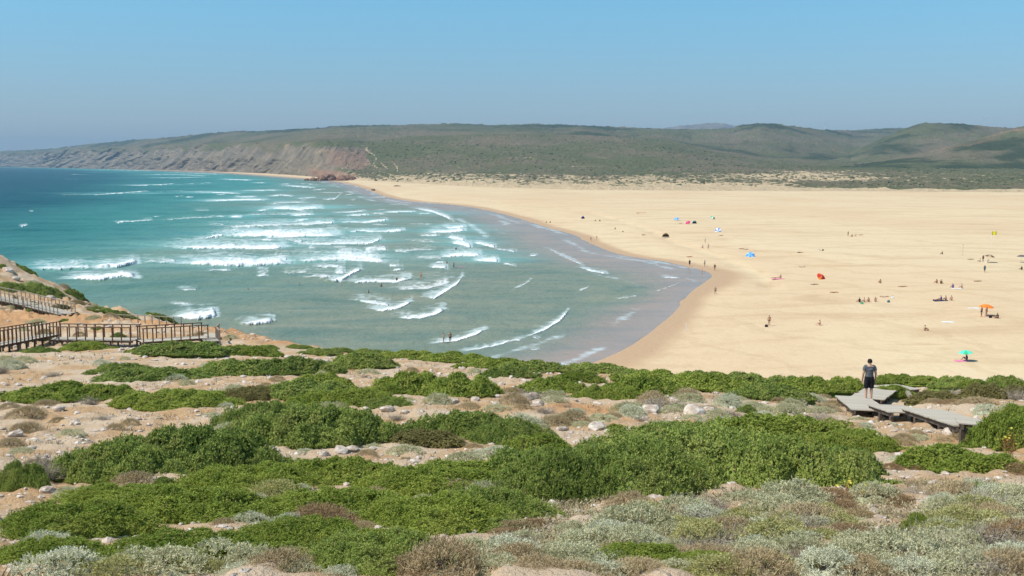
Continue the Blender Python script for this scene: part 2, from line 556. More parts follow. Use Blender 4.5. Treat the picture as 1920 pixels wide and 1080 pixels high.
# ------------------------------------------------------------------ the sea, its breakers and the swash on the sand
# breaking waves: front edge as photo points, crest height (m), foam strength, length of foam trail behind (m)
WAVES = [
    ([(112, 326), (124, 326)], .9, 1, 12), ([(137, 327), (156, 327)], .8, .9, 14), ([(166, 322.5), (185, 324.5)], .9, 1, 14), ([(115, 336), (156, 336)], .3, .55, 12),
    ([(0, 312.9), (75, 313.4)], .3, .8, 60), ([(80, 314.2), (170, 315.8)], .3, .6, 60), ([(172, 317.2), (215, 318.5), (290, 321)], .6, .9, 90), ([(262, 328), (320, 327), (392, 330)], .5, .75, 60),
    ([(280, 333), (330, 334), (384, 332)], .5, .8, 30), ([(300, 323), (360, 325), (420, 327)], .4, .8, 60),
    ([(222, 348), (300, 347), (330, 344.5)], 1.3, 1, 18), ([(330, 346), (380, 344)], .4, .6, 14), ([(380, 344), (396, 343)], 1.6, 1, 20),
    ([(110, 366), (150, 364.5)], .2, .45, 14), ([(148, 365), (185, 366), (245, 361), (278, 358.5)], 1.2, 1, 14),
    ([(294, 359.5), (350, 359)], .3, .5, 14), ([(348, 361), (400, 361), (449, 364)], 1.1, .95, 26), ([(449, 359), (520, 357)], .7, .75, 30),
    ([(330, 369), (346, 367.5)], .7, .8, 8), ([(351, 370), (362, 370)], .8, .9, 8),
    ([(376, 378), (440, 376), (503, 375)], .9, .85, 24), ([(440, 370), (482, 370)], .7, .9, 20),
    ([(415, 336), (472, 338)], .6, .85, 45), ([(470, 343.5), (498, 343)], .7, .95, 16), ([(525, 347), (590, 353)], .6, .85, 40), ([(588, 357), (610, 355)], .4, .8, 18), ([(610, 345), (640, 352)], .3, .6, 20),
    ([(508, 346), (560, 344), (600, 347)], .3, .6, 28), ([(500, 369), (530, 366), (552, 369)], .6, .75, 26), ([(556, 373), (592, 371)], .5, .75, 18), ([(608, 375), (630, 373), (640, 364)], .5, .9, 14), ([(586, 362), (655, 361)], .2, .5, 18),
    ([(485, 396), (503, 394)], 1.0, 1, 12), ([(500, 391), (560, 394), (604, 391)], 1.6, 1, 36), ([(505, 381), (570, 380)], .6, .7, 20),
    ([(433, 408), (453, 407.5)], 1.2, 1, 14), ([(453, 404), (520, 403), (560, 402)], .4, .65, 16), ([(546, 405), (586, 403)], .8, .9, 18), ([(555, 414), (576, 413)], 1.0, 1, 10), ([(466, 412), (545, 411)], .2, .4, 10),
    ([(211, 418), (250, 417), (284, 413.5)], 1.1, .95, 9), ([(284, 413), (360, 409), (434, 406)], .2, .5, 9), ([(290, 408), (303, 407)], .7, .8, 8),
    ([(400, 428), (500, 424), (600, 421), (626, 418)], .8, .62, 30), ([(590, 420), (626, 418)], .9, 1, 14),
    ([(400, 441), (500, 443), (580, 446), (638, 444)], 1.7, 1, 30), ([(370, 436), (440, 436)], .2, .35, 14),
    ([(350, 449), (385, 447), (422, 440)], .7, .8, 6), ([(310, 463), (345, 465), (430, 467), (500, 470), (538, 463)], 1.5, 1, 20), ([(495, 466), (516, 471)], .5, .9, 6),
    ([(530, 456), (610, 458), (690, 457), (713, 450)], .9, .68, 20), ([(680, 459), (700, 456), (713, 448)], 1.0, .95, 10),
    ([(622, 466), (646, 465)], .6, .8, 7), ([(620, 400), (660, 398), (686, 396)], .5, .8, 10), ([(648, 405), (690, 403)], .7, .85, 10), ([(714, 399), (745, 398), (778, 398)], .7, .9, 12),
    ([(730, 384), (750, 384)], .4, .7, 8), ([(625, 416), (690, 419), (726, 414)], .9, .75, 18), ([(688, 418), (726, 413)], 1.1, 1, 12), ([(640, 433), (720, 435), (758, 433)], .8, .72, 12), ([(736, 436), (758, 431)], 1.0, 1, 9),
    ([(320, 494), (400, 496), (480, 498), (543, 494)], 1.9, 1, 16), ([(255, 492), (330, 492)], .2, .45, 12), ([(530, 488), (640, 489), (700, 494), (729, 496)], 1.2, .72, 24), ([(620, 478), (680, 483), (715, 492)], 1.1, .95, 13),
    ([(612, 524), (640, 525), (662, 513), (677, 505)], 1.3, 1, 6), ([(560, 519), (615, 519)], .2, .5, 8), ([(640, 527), (690, 529), (740, 530), (769, 522)], 1.1, .98, 7), ([(735, 508), (754, 506)], .6, .8, 5),
    ([(50, 504), (110, 503), (170, 501)], .5, .6, 12), ([(160, 503), (215, 501), (257, 493)], 1.9, .95, 9), ([(110, 525), (190, 527), (225, 522), (255, 524)], 2.3, 1, 9),
    ([(328, 544), (366, 545)], .3, .6, 4), ([(314, 574), (352, 575)], .2, .5, 4), ([(320, 595), (370, 597), (403, 594)], 1.3, 1, 6), ([(438, 606), (475, 607), (509, 602)], .8, .85, 4),
    ([(775, 391), (810, 397), (835, 407), (850, 416)], .7, .85, 22), ([(800, 437), (840, 436), (872, 433)], .9, 1, 16), ([(828, 424), (845, 428), (873, 426)], .7, 1, 14), ([(845, 456), (884, 464)], .8, 1, 16), ([(838, 446), (872, 452)], .6, 1, 12), ([(820, 482), (870, 481), (903, 481)], .7, .85, 14),
    ([(887, 489), (935, 492)], .6, .9, 10), ([(886, 455), (912, 461), (930, 466)], .4, .85, 12), ([(925, 466), (968, 472)], .15, .7, 4), ([(943, 494), (967, 500)], .15, .75, 3), ([(806, 502), (838, 505)], .7, .9, 7), ([(815, 494), (833, 492)], .4, .7, 4),
    ([(993, 480), (1008, 479)], .15, .8, 2.5), ([(875, 420), (890, 423)], .15, .7, 3),
    ([(794, 557), (812, 560), (840, 546), (860, 530), (867, 518)], .6, .95, 5), ([(720, 545), (800, 545), (850, 528)], .1, .5, 16), ([(690, 579), (715, 584), (745, 579), (771, 565)], .9, 1, 3.6), ([(660, 562), (690, 568), (730, 574)], .3, .7, 5),
    ([(735, 595), (785, 598), (812, 591), (834, 580)], .5, .92, 4), ([(798, 646), (850, 640), (885, 630), (911, 618)], .5, .95, 1.6), ([(985, 633), (1020, 621), (1050, 603), (1069, 579)], .45, .98, 2.2),
    ([(855, 662), (920, 650), (985, 634)], .1, .8, .9), ([(1024, 465), (1060, 482), (1095, 498)], .15, .9, 3), ([(1085, 501), (1110, 509), (1139, 514)], .15, .95, 3.5), ([(1245, 520), (1275, 522)], .05, .8, 2), ([(1088, 546), (1104, 539)], .2, .85, 1.6),
    ([(963, 544), (978, 537), (997, 524)], .15, .7, 1.4), ([(1150, 562), (1200, 555)], .04, .5, 1.2), ([(1218, 550), (1250, 542), (1282, 528)], .04, .55, 1.0), ([(1284, 520), (1310, 530)], .04, .6, 1.0), ([(995, 655), (1012, 656)], .03, .6, .8), ([(1000, 633), (1014, 635)], .03, .6, .8),
    ([(38, 424), (50, 423)], .5, .8, 6), ([(44, 386), (48, 386)], .4, .7, 6), ([(58, 396), (63, 396)], .4, .7, 6), ([(555, 395), (575, 398)], .4, .7, 10), ([(690, 398), (725, 393)], .2, .4, 6), ([(690, 386), (720, 383)], .15, .4, 8),
    ([(640, 372), (720, 372)], .1, .38, 14), ([(600, 428), (660, 428)], .15, .35, 14), ([(760, 452), (820, 455)], .15, .4, 12), ([(730, 470), (815, 470)], .15, .4, 12), ([(770, 484), (830, 486)], .15, .45, 10), ([(760, 420), (810, 421)], .1, .4, 14),
]
random.seed(21)
for _ in range(70):                # small whitecaps and remnants between the big breakers
    a = random.uniform(330, 800); b = random.uniform(330, 520)
    if b > 395 and a < 380: continue
    w = random.uniform(8, 34) * (0.5 + (b - 310) / 160)
    WAVES.append(([(a, b), (a + w * .5, b + random.uniform(-.6, .8)), (a + w, b + random.uniform(-1, 1))], random.uniform(.1, .45), random.uniform(.38, .7), random.uniform(6, 20)))


def build_sea():
    pxs = np.concatenate([np.linspace(-1600, -60, 50), np.linspace(-55, 1000, 660), np.linspace(1002, 1370, 120), np.linspace(1380, 1500, 5)])
    pys = np.concatenate([np.linspace(800, 700, 16), np.linspace(699, 340, 390), np.linspace(339.4, 312.4, 70)])
    PX, PY = np.meshgrid(pxs, pys)
    D = -EYE / slope(PY); X = (PX - 960) / FPX * D; Y = D
    Z = np.zeros_like(X)
    foam = np.zeros_like(X); wash = np.zeros_like(X)
    sd = shore_sd(X, Y)
    d2 = seg_dist(X, Y, INNER)
    ins = inside(X, Y, INNER)
    deep = np.where(ins, d2, 0.0)                       # metres seaward of the swash zone
    sw = np.where(ins, 0.0, d2 / (d2 + np.abs(sd) + 1e-6))   # 0 at the inner edge .. 1 at the sand
    calm = sstep(0, 60, deep)
    # swell: long crests running across the bay
    ph = (Y * 0.93 - X * 0.28) + 22 * fbm(X / 160, Y / 160, 41, 2)
    sw1 = np.sin(ph * 2 * math.pi / 46.0); sw2 = np.sin(ph * 2 * math.pi / 19.0 + 5 * fbm(X / 60, Y / 60, 42, 2))
    fade = sstep(2600, 700, D)
    Z += calm * fade * (0.42 * sw1 * (0.6 + 0.5 * fbm(X / 90, Y / 60, 43, 2)) + 0.18 * sw2)
    Z += fade * calm * 0.16 * fbm(X / 11, Y / 7, 44, 3)
    row = pys
    for pts, h, st, trail in WAVES:
        h = h * 0.45; trail = trail * 1.5
        a = np.array(pts, float)
        if np.abs(np.diff(a[:, 1]) / np.maximum(np.diff(a[:, 0]), 1)).max() > .22: h = h * 0.45
        c0 = np.searchsorted(pxs, a[0, 0] - 3); c1 = np.searchsorted(pxs, a[-1, 0] + 3)
        if c1 - c0 < 2: c1 = c0 + 2
        q = pxs[c0:c1]
        fy = np.interp(q, a[:, 0], a[:, 1])
        L = a[-1, 0] - a[0, 0]
        u = np.clip((q - a[0, 0]) / max(L, 1), 0, 1)
        seed = int(a[0, 0] * 7 + a[0, 1] * 13)
        fy = fy + 0.010 * (fy - 307) * fbm(q / 20.0, q * 0 + seed, seed % 97, 3)
        # ragged ends; breakers are highest towards their right end as in the bay
        env = sstep(0, 0.35, u) * sstep(1.0, 0.88, u) if L > 25 else np.sin(np.pi * np.clip(u, .04, .96)) ** .6
        env = env * (0.85 + 0.3 * fbm(q / 26.0, q * 0 + seed * .7, seed % 89, 2))
        env_f = env
        Df = -EYE / slope(fy)
        d = D[:, c0:c1] - Df[None, :]
        dh = D[:, c0:c1]
        front = np.clip(0.9 * h, .25, 2.2)
        rise = sstep(-front, front * 0.4, d)
        back = np.exp(-np.clip(d, 0, None) / (3.0 + 8 * h))
        prof = rise * back
        x = X[:, c0:c1]; y = Y[:, c0:c1]
        lump = 1 + 0.35 * fbm(x / 6.0, y / 9.0, seed % 71, 3)
        Z[:, c0:c1] = np.maximum(Z[:, c0:c1], Z[:, c0:c1] * (1 - prof) + (h * env[None, :] * lump) * prof)
        le = sstep(0, .4, u) * sstep(1.0, .86, u) if L > 25 else env
        tl = 0.3 + trail * (0.25 + 0.75 * le)[None, :] * (0.45 + 0.75 * u[None, :] ** 0.7 if L > 40 else 1.0) * (1 + 0.5 * fbm(x / 14, y * 0 + seed, seed % 61, 2))
        f = sstep(-front * 0.9, -front * 0.2, d) * np.where(d < 0, 1, np.clip(1.12 - 1.12 * np.clip(d, 0, None) / tl, 0, 1))
        f = f * st * np.clip(env_f * 1.5, 0, 1)[None, :]
        foam[:, c0:c1] = np.maximum(foam[:, c0:c1], f)
        # thin lacy wash left behind, reaching out beyond both ends of the crest
        e0 = np.searchsorted(pxs, a[0, 0] - 0.35 * L - 4); e1 = np.searchsorted(pxs, a[-1, 0] + 0.12 * L + 3)
        if e1 - e0 > 2:
            q2 = pxs[e0:e1]; d3 = D[:, e0:e1] - (-EYE / slope(np.interp(q2, a[:, 0], a[:, 1])))[None, :]
            u2 = (q2 - q2[0]) / (q2[-1] - q2[0]); ee = sstep(0, .45, u2) * sstep(1, .88, u2)
            tw = (2.6 * trail + 2) * (0.35 + 0.65 * ee)[None, :]
            g = sstep(-front, 0.5, d3) * np.clip(1 - np.clip(d3, 0, None) / tw, 0, 1) * ee[None, :] * min(1.0, st * 1.05)
            wash[:, e0:e1] = np.maximum(wash[:, e0:e1], g)
    # faint wash lines left on the wet sand by earlier waves
    for lv, am in ((.16, .75), (.38, .6), (.60, .7), (.82, .62), (.94, .75)):
        w_ = np.abs(sw + 0.07 * fbm(X / 30, Y / 30, int(lv * 100), 3) - lv) * (d2 + np.abs(sd))
        gate = sstep(.0, .35, fbm(X / 45, Y / 45, 300 + int(lv * 100), 3))
        wash = np.maximum(wash, np.where(ins, 0, am * gate * np.exp(-(w_ / (0.5 + Y * .004)) ** 2)))
    # swash film climbs the sand a little, its edge in small scallops
    film = np.where(ins, 0, 1) * (0.022 * np.minimum(seg_dist(X, Y, INNER), 60) * 0)
    cut = sd + 1.3 * fbm(X / 12, Y / 12, 51, 3)
    Z = np.where(ins, Z, Z * (1 - sw)) + film
    Z = np.where(cut > 0, -0.35 - 0.02 * np.clip(cut, 0, 20), Z)
    Z = np.where((cut <= 0) & (cut > -3), np.minimum(Z, 0.02 - 0.03 * (cut + 3) / 3), Z)
    sandz = beach_z(X, Y, sd)
    me = mesh_np('sea', np.stack([X, Y, Z], -1), grid_faces(len(pys), len(pxs)), True)
    # water colour: turbid lilac-grey film over sand, grey-green shallows, turquoise, deep teal
    c_film = np.array([0.350, 0.255, 0.188]); c_shal = np.array([0.208, 0.232, 0.166]); c_turq = np.array([0.055, 0.240, 0.200]); c_mid = np.array([0.002, 0.074, 0.084]); c_deep = np.array([0.001, 0.044, 0.068])
    n1 = fbm(X / 45, Y / 60, 61, 4); n2 = fbm(X / 160, Y / 220, 62, 3)
    dd = deep * (1 + 0.35 * n2) + 14 * n1
    col = c_film * np.ones(X.shape + (1,))

    def lay(col, c, m): return col * (1 - m[..., None]) + c * m[..., None]
    col = lay(col, c_shal, sstep(0.75, 0.05, sw + 0.25 * n1 * (sw > 0)))
    col = lay(col, c_turq, sstep(30, 185, dd + 0.06 * (Y - 250)) * ins)
    leftness = sstep(760, 200, PX) * sstep(330, 420, PY)
    sandy = np.clip(n1 * 1.2 + 0.5, 0, 1)
    col = lay(col, c_mid, np.clip(sstep(60, 300, dd) * (0.35 + 0.65 * np.maximum(sandy, sstep(420, 120, PX))) * (0.55 + 0.45 * sstep(700, 300, PX)), 0, 1) * ins)
    col = lay(col, c_deep, sstep(240, 900, dd + 200 * sstep(250, 0, PX) + 90 * n1) * ins)
    # churned, aerated water between the breakers is paler
    aer = np.zeros_like(foam)
    for pts, h, st, trail in WAVES:
        if trail < 10 or h < .5: continue
        a = np.array(pts, float); mx = a[:, 0].mean(); my = a[:, 1].mean(); c = at_z(mx, my, 0)
        w = (a[-1, 0] - a[0, 0]) / FPX * c.y
        sel = (np.abs(X - c.x) < 2.5 * w + 30) & (np.abs(Y - c.y - trail * .6) < 3 * trail)
        if sel.any():
            e = np.exp(-((X[sel] - c.x) / (0.7 * w + 8)) ** 2 - ((Y[sel] - c.y - trail * .7) / (trail * 1.1)) ** 2)
            aer[sel] = np.maximum(aer[sel], e * st)
    col = lay(col, np.array([0.22, 0.47, 0.43]), np.clip(aer * (0.62 + 0.4 * n1), 0, .8))
    attr_c(me, 'water', col)
    attr_f(me, 'foam', foam); attr_f(me, 'wash', wash)
    attr_f(me, 'film', np.where(ins, 0, sw))
    t = NT('sea_water')
    ob = t.obj()
    fa = t.attr('foam')
    nz = t.noise(t.scale(ob, (0.35, 0.16, 0.3)), 1.0, 5, 0.7, dist=0.4)
    lace = t.n('TexVoronoi', 0, dict(feature='DISTANCE_TO_EDGE'), Vector=t.scale(ob, (0.5, 0.22, 0.5)), Scale=1.0)
    k = t.math('ADD', fa, t.math('MULTIPLY', t.math('SUBTRACT', nz, 0.5), 1.35))
    k = t.math('SUBTRACT', k, t.math('MULTIPLY', t.ramp(lace, 0.0, 0.35), 0.16))
    mask = t.math('MULTIPLY', t.ramp(k, 0.05, 0.85), t.ramp(fa, 0.0, 0.3))
    wa = t.attr('wash')
    st_n = t.noise(t.scale(ob, (0.10, 0.20, 0.3)), 1.0, 6, 0.72, dist=0.8)
    k2 = t.math('ADD', wa, t.math('MULTIPLY', t.math('SUBTRACT', st_n, 0.52), 2.0))
    k2 = t.math('SUBTRACT', k2, t.math('MULTIPLY', t.ramp(lace, 0.0, 0.3), 0.2))
    thin = t.math('MULTIPLY', t.math('MULTIPLY', t.ramp(k2, 0.15, 0.85), t.ramp(wa, 0.0, 0.35)), 0.62)
    film0 = t.attr('film')
    wc = t.attr('water', 0)
    chop = t.noise(t.scale(ob, (0.45, 0.30, 1)), 1.0, 5, 0.6)
    chop2 = t.noise(t.scale(ob, (0.05, 0.09, 1)), 1.0, 4, 0.6)
    wc = t.mix(t.ramp(chop2, 0.35, 0.75), wc, t.mix(1.0, wc, (0.72, 0.86, 0.92), 'MULTIPLY'))
    rip = t.noise(t.scale(ob, (0.07, 0.16, 1)), 1.0, 6, 0.7, dist=0.5)
    nofilm = t.math('SUBTRACT', 1.0, film0)
    wc = t.mix(t.math('MULTIPLY', t.math('MULTIPLY', t.ramp(rip, 0.46, 0.68), 0.6), nofilm), wc, t.mix(1.0, wc, (0.50, 0.72, 0.80), 'MULTIPLY'))
    wc = t.mix(t.math('MULTIPLY', t.math('MULTIPLY', t.ramp(rip, 0.46, 0.30), 0.4), nofilm), wc, t.mix(1.0, wc, (1.6, 1.25, 1.2), 'MULTIPLY'))
    col = t.mix(mask, t.mix(thin, wc, (0.66, 0.76, 0.74)), (0.80, 0.82, 0.82))
    film = t.attr('film')
    bump_h = t.math('ADD', t.math('MULTIPLY', chop, t.math('SUBTRACT', 1.0, t.math('MULTIPLY', film, 0.8))), t.math('MULTIPLY', t.math('MULTIPLY', mask, nz), 1.4))
    rough = t.math('MULTIPLY_ADD', mask, 0.6, t.math('SUBTRACT', 0.32, t.math('MULTIPLY', film, 0.1)))
    spec = t.math('MULTIPLY_ADD', mask, -0.15, t.math('MULTIPLY_ADD', film, 0.19, 0.025))
    m = t.done(t.bsdf(col, rough, spec, t.bump(bump_h, 0.8, 0.6), IOR=1.33))
    structure(link('sea', me, m))
    # open water out to the horizon, a sheet that joins the far edge of the bay
    xs = np.array([-19000, -12000, -6000, 0, 6000, 19000.0]); ys = np.array([8400, 11000, 15000, 19500.0])
    A, B = np.meshgrid(xs, ys)
    me2 = mesh_np('sea', np.stack([A, B, A * 0 - 0.4], -1), grid_faces(4, 6))
    c = np.tile(c_deep, (A.size, 1)); attr_c(me2, 'water', c); attr_f(me2, 'foam', np.zeros(A.size)); attr_f(me2, 'film', np.zeros(A.size)); attr_f(me2, 'wash', np.zeros(A.size))
    structure(link('open_sea', me2, m))
    xs = np.array([-19000, -12000, -7000.0]); ys = np.array([-4000, 0, 4000, 8400.0])
    A, B = np.meshgrid(xs, ys)
    xs2 = np.array([-7000, -3000, -800, -350.0]); 
    me3 = mesh_np('sea', np.stack([A, B, A * 0 - 0.45], -1), grid_faces(4, 3))
    c = np.tile(c_deep, (A.size, 1)); attr_c(me3, 'water', c); attr_f(me3, 'foam', np.zeros(A.size)); attr_f(me3, 'film', np.zeros(A.size)); attr_f(me3, 'wash', np.zeros(A.size))
    structure(link('open_sea', me3, m))


build_sea()

# ------------------------------------------------------------------ cliffs, dunes and hills across the bay
def zpy(py, D): return EYE + slope(py) * D


F_PX = np.array([-900, -300, 0, 100, 200, 300, 400, 500, 560, 600, 645, 690, 760, 900, 1100, 1240, 1330, 1430, 1600, 1900, 2600, 3400.])
F_D1 = np.array([9500, 9000, 8000, 6500, 5200, 4200, 3300, 2560, 2130, 1850, 1640, 1480, 1300, 1080, 950, 930, 920, 900, 880, 820, 780, 780.])
F_Y1 = np.array([311.9, 312.1, 312.4, 313.5, 315, 317.5, 320, 325.5, 329.5, 333, 334, 338, 343, 348, 352, 352, 352, 353, 355, 360, 370, 370])
F_D2 = np.array([9600, 9100, 8070, 6560, 5260, 4260, 3370, 2630, 2200, 1950, 1800, 1700, 1620, 1600, 1550, 1520, 1500, 1500, 1500, 1400, 1300, 1300.])
F_Y2 = np.array([303, 302, 300, 299, 296, 296, 297, 298, 300, 304, 310, 320, 324, 320, 322, 321, 320, 318, 318, 322, 326, 326.])
F_D3 = np.array([9800, 9250, 8200, 6700, 5400, 4400, 3520, 2800, 2400, 2200, 2250, 2400, 2500, 2500, 2500, 2500, 2450, 2400, 2400, 2100, 2000, 2000.])
F_Y3 = np.array([293, 290, 286.5, 284.5, 276, 273, 270.5, 266, 265, 265, 265, 264, 257, 251, 254, 263, 279, 297, 303, 311, 316, 316])


def layer(name, px, rows, n_px, seg_rows, mod=None, lo=None, hi=None):
    """rows: list of (D array, z array) over control columns px; returns X,Y,Z,PX,row-parameter grids."""
    q = np.linspace(px[0] if lo is None else lo, px[-1] if hi is None else hi, n_px)
    Ds = [np.interp(q, px, r[0]) for r in rows]; Zs = [np.interp(q, px, r[1]) for r in rows]
    ker = np.ones(9) / 9

    def sm(a):
        p = np.concatenate([np.full(4, a[0]), a, np.full(4, a[-1])]); return np.convolve(p, ker, 'valid')
    Ds = [sm(d) for d in Ds]; Zs = [sm(z) for z in Zs]
    R, Dd, Zz = [], [], []
    for i, n in enumerate(seg_rows):
        for j in range(n + (1 if i == len(seg_rows) - 1 else 0)):
            t = j / n; R.append(i + t)
            Dd.append(Ds[i] * (1 - t) + Ds[i + 1] * t); Zz.append(Zs[i] * (1 - t) + Zs[i + 1] * t)
    R = np.array(R)[:, None] * np.ones(n_px); Dd = np.array(Dd); Zz = np.array(Zz)
    Q = np.ones(Dd.shape) * q
    if mod: Dd, Zz = mod(Q, Dd, Zz, R)
    X = (Q - 960) / FPX * Dd
    return X, Dd, Zz, Q, R


def land_mat():
    t = NT('hill_scrub')
    ob = t.obj()
    rock = t.attr('rock'); sand = t.attr('sand'); red = t.attr('red'); wood = t.attr('wood')
    n_big = t.noise(t.scale(ob, (0.004, 0.0022, 0.004)), 1.0, 4, 0.55)
    n_med = t.noise(t.scale(ob, (0.022, 0.012, 0.022)), 1.0, 5, 0.65)
    n_fin = t.noise(t.scale(ob, (0.14, 0.06, 0.14)), 1.0, 5, 0.7)
    g = t.mix(n_fin, (0.050, 0.064, 0.025), (0.172, 0.172, 0.080))
    olive = t.mix(n_fin, (0.100, 0.084, 0.048), (0.240, 0.195, 0.122))
    col = t.mix(t.ramp(t.math('ADD', t.math('MULTIPLY', n_big, 0.6), t.math('MULTIPLY', n_med, 0.4)), 0.42, 0.60), g, olive)
    col = t.mix(t.math('MULTIPLY', t.ramp(n_med, 0.60, 0.70), 0.55), col, (0.23, 0.20, 0.105))
    dark = t.mix(n_fin, (0.018, 0.030, 0.013), (0.070, 0.086, 0.036))
    col = t.mix(t.ramp(t.math('ADD', wood, t.math('MULTIPLY', t.math('SUBTRACT', n_med, 0.5), 0.9)), 0.35, 0.65), col, dark)
    # rock: slanting beds of grey shale with ochre streaks
    beds = t.noise(t.attr('bedco', 1), 1.0, 7, 0.68, dist=0.25)
    rk = t.mix(t.ramp(beds, 0.32, 0.66), (0.120, 0.102, 0.076), (0.265, 0.212, 0.150))
    rk = t.mix(t.math('MULTIPLY', t.ramp(n_med, 0.54, 0.68), 0.6), rk, (0.40, 0.29, 0.165))
    rk = t.mix(t.math('MULTIPLY', t.ramp(n_fin, 0.52, 0.66), 0.6), rk, (0.11, 0.115, 0.065))
    rk = t.mix(red, rk, t.mix(beds, (0.26, 0.115, 0.070), (0.44, 0.25, 0.16)))
    col = t.mix(t.ramp(t.math('ADD', rock, t.math('MULTIPLY', t.math('SUBTRACT', n_med, 0.5), 0.9)), 0.35, 0.62), col, rk)
    snd = t.mix(n_fin, (0.47, 0.345, 0.195), (0.60, 0.47, 0.30))
    tuft = t.noise(t.scale(ob, (0.11, 0.045, 0.11)), 1.0, 4, 0.7)
    sf = t.math('SUBTRACT', sand, t.math('MULTIPLY', t.math('SUBTRACT', tuft, 0.42), 2.2))
    sf2 = t.math('SUBTRACT', sf, t.math('MULTIPLY', t.math('SUBTRACT', n_med, 0.5), 1.2))
    col = t.mix(t.ramp(sf2, 0.35, 0.55), col, snd)
    h = t.math('ADD', t.math('MULTIPLY', n_fin, 2.0), t.math('MULTIPLY', n_med, 3.0))
    return t.done(t.bsdf(col, 0.95, 0.1, t.bump(h, 0.9, 3.0)))


HILL = land_mat()


def put_land(name, X, Y, Z, attrs):
    me = mesh_np(name, np.stack([X, Y, Z], -1), grid_faces(*X.shape), True)
    bc = attrs.pop('bedco', np.stack([X * .01, Y * .005, Z * .05], -1))
    at_ = me.attributes.new('bedco', 'FLOAT_VECTOR', 'POINT'); at_.data.foreach_set('vector', np.asarray(bc, np.float32).ravel())
    for k in ('rock', 'sand', 'red', 'wood'):
        attr_f(me, k, attrs.get(k, np.zeros(X.size)))
    return structure(link(name, me, HILL))


